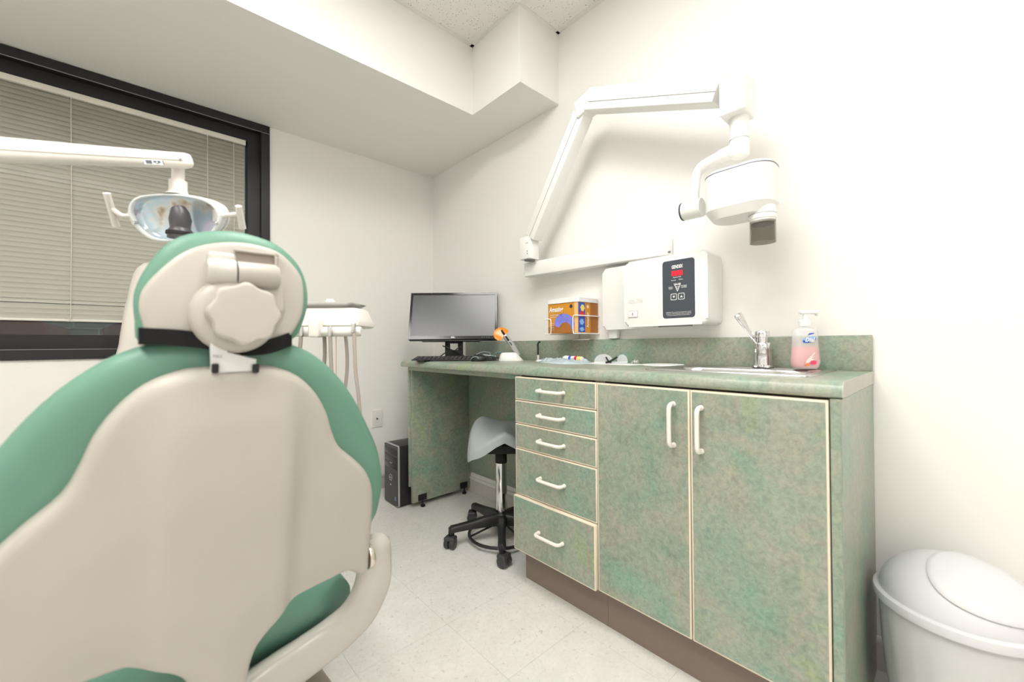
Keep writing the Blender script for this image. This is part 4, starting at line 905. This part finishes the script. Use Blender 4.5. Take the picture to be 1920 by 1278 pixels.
# the swept yoke that carries the backrest hinge
def yk(px, py, wd): return dep(px, py, wd)
yp = [(702, 1004, .03, .026), (703, 1050, .03, .031), (696, 1100, .035, .036), (670, 1150, .045, .040), (625, 1192, .055, .042), (570, 1232, .06, .043), (510, 1275, .06, .045), (440, 1330, .06, .047), (380, 1372, .07, .05)]
P3 = [onpl(a, b, bp0-bn_*c, bn_) for a, b, c, _ in yp]; pp = smoothpts(P3, 5); rr_ = []
for i in range(len(yp)-1):
    for k in range(5): rr_.append((yp[i][3]+(yp[i+1][3]-yp[i][3])*k/5)*1.3)
rr_.append(yp[-1][3]); rr_[0] = .018; rr_[1] = .027
tube('hinge_yoke', pp, rr_, BEIGE2, chc, n=18, sq=.62)
pm = [cmir(p) for p in pp]; tube('hinge_yoke', pm, rr_, BEIGE2, chc, n=18, sq=.62)
hg = onpl(690, 1042, bp0-bn_*.012, bn_)
for s, c in ((1, hg), (-1, cmir(hg))):
    lathe('hinge_ring', [(.026, -.006), (.0275, -.004), (.0275, .004), (.026, .006)], c, mat('satin_brass_steel', (.66, .60, .52), .25, metal=1), chc, axis=XR, n=28)
# pedestal
bpts = [on(640, 1290, z=.0), on(600, 1232, z=.0)]
bxr = bpts[0].x
def br(w_, l_, r, z): return [crot(V((XC+a, -1.24+b, z))) for a, b in rrect(w_, l_, r, 6)]
bw = 2*(bxr-XC)
loft('floor_base', [br(bw, .62, .09, 0), br(bw, .62, .09, .03), br(bw-.02, .60, .085, .045), br(bw*.7, .40, .07, .075)], TAUPE, chc)
loft('pedestal', [br(bw*.68, .38, .06, .07), br(bw*.6, .34, .06, .21)], TAUPE, chc)
# headrest
hp0 = V((XC, -2.6211+.82, 1.06)); ht_ = math.radians(4); hn = V((0, -math.cos(ht_), math.sin(ht_))); hv_ = V((0, math.sin(ht_), math.cos(ht_)))
def hpl(pxs, off, n=3):
    p0 = hp0-hn*off; out = []
    for px, py in pxs:
        q = onpl(px, py, p0, hn)-p0; out.append(V((q.x, q.dot(hv_), 0)))
    return [(p.x, p.y) for p in smoothpts(out, n, True)]
hc = [(262, 640), (252, 600), (249, 560), (256, 530), (275, 495), (300, 465), (330, 443), (370, 432), (420, 429), (470, 436), (520, 455), (555, 485), (573, 515), (580, 550), (578, 580), (570, 605), (555, 632), (500, 655), (430, 662), (340, 655)]
hs = [(278, 632), (266, 600), (260, 575), (266, 545), (290, 515), (330, 481), (370, 462), (420, 454), (470, 457), (518, 471), (548, 496), (565, 522), (569, 555), (566, 588), (552, 618), (530, 640), (480, 652), (400, 652), (330, 645)]
hcu = pillow('head_cushion', hpl(hc, 0), hp0, X, hv_, hn, lambda a, b, d: rnd_edge(d, .03, .018)-.012, .06, GREENV, chc, sp=.022, rnd=.03, backfn=lambda a, b, d: -rnd_edge(d, .03, .02)+.03)
hsh = pillow('head_shell', hpl(hs, -.008), hp0+hn*.008, X, hv_, hn, lambda a, b, d: rnd_edge(d, .01, .007)+.006*min(1, d/.05), .012, BEIGE, chc, sp=.02, rnd=.01)
def hq(px, py, off): return onpl(px, py, hp0+hn*off, hn)
kc_ = hq(458, 590, .055)
lathe('knob_boss', [(.060, -.042), (.060, -.022), (.054, -.010), (.045, -.006)], hq(446, 588, .055), BEIGE, hsh, axis=hn, n=36)
rg = []
for s, h in ((.90, -.008), (1.0, -.004), (1.0, .013), (.975, .0165), (.93, .0185), (.86, .019), (.6, .0192), (.2, .0193)):
    rg.append([kc_+hn*h+(X*math.cos(t)+hv_*math.sin(t))*(.0475*s*(1+.055*math.cos(8*t+.4))) for t in [2*math.pi*k/96 for k in range(96)]])
loft('adjust_knob', rg, BEIGE, hsh, a=35)
c1, c2 = hq(388, 508, .035), hq(442, 512, .035)
lathe('hinge_barrel', [(.018, 0), (.021, .004), (.021, (c2-c1).length-.001)], c1, BEIGE2, hsh, axis=(c2-c1), n=24)
c3, c4 = hq(444, 514, .035), hq(522, 520, .035)
lathe('hinge_barrel', [(.021, 0), (.021, (c4-c3).length-.006), (.017, (c4-c3).length)], c3, BEIGE, hsh, axis=(c4-c3), n=24)
obox('hinge_tab', hq(415, 492, .020), X, hv_, hn, .038, .030, .024, BEIGE2, hsh, bev=.006)
plate('hinge_web', [(a, b) for a, b in rrect(.072, .075, .014, 4)], hq(486, 552, .012), X, hv_, hn, .022, BEIGE, hsh, bev=.008)
obox('slot_shade_plate', hq(482, 486, .0205), X, hv_, hn, .062, .022, .002, mat('recess_shade', (.33, .28, .24), .6), hsh)  # flat dark plate on the shell, its colour standing for shade inside the slot
for a in ((482, 474, .066, .004), (517, 488, .004, .026)): obox('slot_lip', hq(a[0], a[1], .0235), X, hv_, hn, a[2], a[3], .008, BEIGE, hsh, bev=.001)
# strap across the bottom of the headrest
stp = [(263, 629, -.03), (264, 630, .012), (330, 633, .022), (390, 640, .025), (440, 651, .026), (500, 650, .024), (543, 636, .014), (547, 634, -.03)]
pts = smoothpts([hq(a, b, c) for a, b, c in stp], 5); bm = NB(); pr = None
for p in pts:
    a, b = bm.verts.new(p+hv_*.0125), bm.verts.new(p-hv_*.0125)
    if pr: bm.faces.new((pr[0], a, b, pr[1]))
    pr = (a, b)
bmesh.ops.solidify(bm, geom=bm.faces[:], thickness=.003); fin('strap', bm, BLACKM, hcu, smooth=True, autosmooth=40)
nk = lambda px, py: onpl(px, py, bp0+bn_*.02, bn_)
na, nb = nk(440, 690), nk(432, 640)
nbk = thing if False else None
nb_ = plate('neck_bar', [(-.030, -.012), (.030, -.012), (.030, .008), (-.012, .02), (-.014, .052), (-.034, .05), (-.031, .008)], nk(441, 684)-bn_*.012, XR, bv, bn_, .010, mat('label_white_metal', (.72, .72, .72), .35), chc, bev=.001)
for s in (-1, 1): obox('neck_slot', nk(441+s*38, 690)+bn_*.001, XR, bv, bn_, .009, .014, .008, BLACKM, nb_, bev=.002)
text('lettering', 'MAX', .008, nk(408, 668)+bn_*.0005, XR, bv, mat('grey_print', (.25, .25, .25), .5), nb_, width=.012)
box('head_stem', XC-.018, XC+.018, -1.815, -1.795, .86, 1.0, SILVER, chc, bev=.004)

# ================================================================== operating light
lw = 1.06; lc = dep(333, 403, lw)
ol = thing('operating_light', 'dental operating light with handles hanging from a cream arm before the blinds', 'dental light', (-2.45, -1.45, 0))
LR, LF = Rh, Fh
ls = 1.06*1/FPX
fdir = (-LF*.94-Z*.33).normalized(); lu = LR.cross(fdir)*-1
if lu.z < 0: lu = -lu
def lp(px, py, off=0): return onpl(px, py, lc+fdir*off, fdir)
def l2(pxs, off=0):
    return [((lp(a, b, off)-lc-fdir*off).dot(LR), (lp(a, b, off)-lc-fdir*off).dot(lu)) for a, b in pxs]
face = [(247, 392), (256, 374), (280, 366), (330, 364), (378, 371), (405, 383), (416, 400), (416, 418), (404, 436), (380, 448), (330, 452), (290, 448), (265, 430), (252, 410)]
f2 = [(p.x, p.y) for p in smoothpts([V((a, b, 0)) for a, b in l2(face)], 3, True)]
pillow('rear_housing', [(a*.97, b*.97) for a, b in f2], lc-fdir*.028, LR, lu, -fdir, lambda a, b, d: rnd_edge(d, .05, .035), .001, CREAMW, ol, sp=.02, rnd=.04)
pillow('reflector', [(a*.95, b*.95) for a, b in f2], lc, LR, lu, fdir, lambda a, b, d: -rnd_edge(d, .05, .022)+.001, .045, REFL, ol, sp=.015, rnd=.04, backfn=lambda a, b, d: .015)
bm = NB(); n_ = len(f2)
rgs = [[lc+LR*(a*s)+lu*(b*s)+fdir*h for a, b in f2] for s, h in ((1.0, -.012), (1.03, -.004), (1.03, .006), (1.0, .011), (.93, .011), (.92, .004))]
aring(bm, rgs, False, False); fin('lens_rim', bm, mat('frosted_rim', (.80, .82, .82), .25), ol, smooth=True)
box_ = lp(338, 418, .02)
tube('lamp_shroud', [lp(335, 393, .012), lp(337, 398, .016), lp(338, 412, .02), lp(338, 428, .026), lp(338, 434, .03), lp(339, 446, .034)], [.017, .020, .024, .021, .027, .028], mat('lamp_grey', (.075, .07, .075), .35), ol, n=20)
lathe('lamp_clip', [(.0285, 0), (.0295, .003), (.0295, .009)], lp(338, 434, .03), BLACKM, ol, axis=(lp(338, 446, .034)-lp(338, 434, .03)), n=24)
for s, hx, gx_, top, bot in ((-1, 258, 205, (200, 362), (218, 424)), (1, 408, 448, (447, 386), (455, 428))):
    tube('handle_arm', smoothpts([lp(hx, 409, -.01), lp((hx*2+gx_)/3, 405, .0), lp((hx+2*gx_)/3-s*4, 403, .01), lp(gx_, (top[1]+bot[1])/2-6, .012)]), .0062, CREAM, ol, n=10)
    tube('handle_grip', smoothpts([lp(top[0], top[1], .02), lp((top[0]+bot[0])/2-1, (top[1]+bot[1])/2-4, .012), lp(bot[0], bot[1], -.0)]), [.0078, .0082], CREAM, ol, n=14)
    lathe('handle_screw', [(.006, 0), (.006, .008), (.004, .012)], lp(hx+s*1, 418, .004), CHROME, ol, axis=fdir, n=12)
    tube('side_ear', [lp(hx+s*1, 392, -.02), lp(hx+s*5, 404, -.02), lp(hx+s*1, 416, -.02)], [.013, .017, .013], CREAMW, ol, n=14)
ltop = lp(330, 366, -.02); jt = dep(334, 300, lw)
ax_ = V((jt.x, jt.y, 0))
lathe('neck', [(.030, -.004), (.022, .004), (.0195, .01), (.0195, jt.z-ltop.z-.055), (.014, jt.z-ltop.z-.054), (.014, jt.z-ltop.z-.01)], V((jt.x, jt.y, ltop.z)), CREAMW, ol, n=28)
ae = dep(356, 302, lw); al = dep(0, 281, .80); ad_ = (al-ae); L0 = ad_.length; ad_.normalize()
pst = ae+ad_*.98
rg = []; sd_ = ad_.cross(Z).normalized(); au = sd_.cross(ad_); au = au if au.z > 0 else -au
for t, wd, ht in ((-.004, .018, .022), (0, .026, .032), (.01, .030, .037), (.05, .032, .037), (.2, .036, .041), (.34, .040, .047), (.98, .042, .05)):
    rg.append([ae+ad_*t+sd_*a+au*b for a, b in rrect(wd, ht, min(wd, ht)*.36, 5)])
arm = loft('balance_arm', rg, CREAM, ol, a=50)
beam('arm_groove', ae+ad_*.02-au*.003+sd_*(-.0165 if sd_.dot(FW) > 0 else .0165), ae+ad_*.34-au*.004+sd_*(-.0205 if sd_.dot(FW) > 0 else .0205), .001, .001, mat('groove_grey', (.5, .47, .44), .6), arm, bev=0)
sgn = -1 if sd_.dot(FW) > 0 else 1
pl_ = ae+ad_*.085+sd_*sgn*.0172-au*.012
obox('rating_label', pl_, ad_, au, sd_, .04, .011, .0012, WHITE, arm)
bm = NB()
for k, (a, b_, w_, h_) in enumerate(((.010, 0, .012, .008), (-.002, .001, .006, .004), (-.010, .001, .006, .005), (-.0185, 0, .002, .010), (-.006, -.003, .006, .0015))): aobox(bm, pl_+ad_*a+au*b_+sd_*sgn*.0008, ad_, au, sd_, w_, h_, .0004)
fin('label_print', bm, mat('dark_print', (.12, .14, .15), .5), arm)
lathe('arm_screw', [(.003, 0), (.003, .0015)], ae+ad_*.027+sd_*sgn*.0155-au*.002, SEAM, arm, axis=sd_*sgn, n=10)
lathe('post', [(.14, 0), (.15, .01), (.14, .03), (.045, .05), (.032, .09), (.03, pst.z-.03), (.038, pst.z-.028), (.038, pst.z+.04), (.03, pst.z+.05)], V((pst.x, pst.y, 0)), CREAM, ol, n=28)
ol.location = V((pst.x, pst.y, 0))
for c in ol.children: c.location = WO[c]-V((pst.x, pst.y, 0))
WO[ol] = V((pst.x, pst.y, 0))

# ================================================================== delivery unit
dw = 1.36
dt = thing('delivery_unit', 'white instrument delivery head with hanging hoses beyond the chair back', 'dental unit', (-1.60, -.27, 0))
dr = on(672, 600, y=-1.27)                 # right end of the head
DR, DF = Rh, Fh
def dq(px, py, o=0): return dep(px, py, dw+o)
h1 = dq(670, 596); hl = .40
bm = NB(); rg = []
cen = h1-DR*(hl/2)+DF*.09
for z, w_, l_ in ((-.030, .17, hl-.02), (-.024, .185, hl), (-.008, .185, hl), (-.002, .175, hl-.008), (.034, .13, hl-.028), (.038, .12, hl-.04)):
    rg.append([cen+DR*a+DF*b+Z*(z+.0) for a, b in rrect(l_, w_, .02, 5)])
aring(bm, rg); fin('head', bm, CREAMW, dt, smooth=True, autosmooth=40)
rg = []
for z, a_, b_ in ((.0385, -.05, -.05), (.039, -.04, -.04), (.054, 0, 0), (.056, .006, .006), (.055, -.002, -.002), (.042, -.045, -.045)):
    rg.append([cen+DR*(a-.004)+DF*b+Z*z for a, b in rrect(hl-.05+a_, .15+b_, .012, 4)])
trc = cen
loft('instrument_tray', rg, STEEL, dt, a=30)
lathe('cup_ring', [(.014, 0), (.016, .012), (.012, .02)], cen+Z*.056+DR*(-.0+.06)+DF*.02, WHITE, dt, n=20)
bar0, bar1 = dq(678, 621, -.02), dq(440, 621+6, -.02)
bar1 = bar0-DR*.42
tube('holder_bar', [bar0, bar0-DR*.006, bar0-DR*.41, bar1], [.013, .0165, .0165, .013], CREAMW, dt, n=20)
for px in (592,):
    p = dq(px, 606, -.035); obox('holder_clamp', V((p.x, p.y, bar0.z+.012)), DR, DF, Z, .034, .04, .062, CREAMW, dt, bev=.006)
for px, z0 in ((565, 0), (619, 0), (663, .01)):
    p = dq(px, 620, -.045); p.z = bar0.z+z0
    obox('instrument_clip', p, DR, DF, Z, .0125, .012, .032, STEEL, dt, bev=.002)
def hose(pxs, r, m, lab='hose'):
    tube(lab, smoothpts([dep(a, b, dw-.045+c) for a, b, c in pxs], 6), r, m, dt, n=10)
hose([(565, 620, 0), (562, 660, 0), (556, 720, .0), (553, 800, .01), (548, 880, .03), (538, 905, .04), (530, 880, .05), (532, 800, .06), (538, 700, .06), (540, 615, .06)], .0062, HOSE)
hose([(619, 625, 0), (620, 660, 0), (622, 700, 0), (628, 760, .01), (629, 850, .02), (614, 890, .035), (598, 850, .05), (602, 760, .05), (606, 700, .05), (609, 660, .05), (607, 610, .05)], .0062, HOSE)
hose([(664, 622, 0), (665, 660, 0), (667, 700, 0), (673, 750, .005), (676, 820, .015), (660, 875, .03), (640, 840, .05), (642, 780, .06), (647, 730, .06), (651, 690, .06), (650, 650, .06), (645, 610, .06)], .0057, mat('pale_taupe_hose', (.43, .37, .32), .5))
hose([(630, 612, .03), (630.5, 700, .03), (631, 780, .03), (629, 850, .03)], .0016, PINKL, 'thin_tube')
# support column rising beyond the chair's foot end
e1_ = dep(276, 520, 1.74); e0_ = dep(238, 700, 1.74)
base_ = V((e0_.x-.13, e0_.y, .02))
tube('column', smoothpts([base_, base_+Z*.35, e0_, (e0_+e1_)/2, e1_, e1_+DR*.07+Z*.022, e1_+DR*.16+Z*.012, cen-DR*.1+DF*.07+Z*.0], 6), [.058, .055, .05, .048, .045, .04, .035, .03], CREAM, dt, n=18)
lathe('column_base', [(.15, 0), (.155, .01), (.145, .028), (.07, .045)], V((base_.x, base_.y, 0)), TAUPE, dt, n=32)
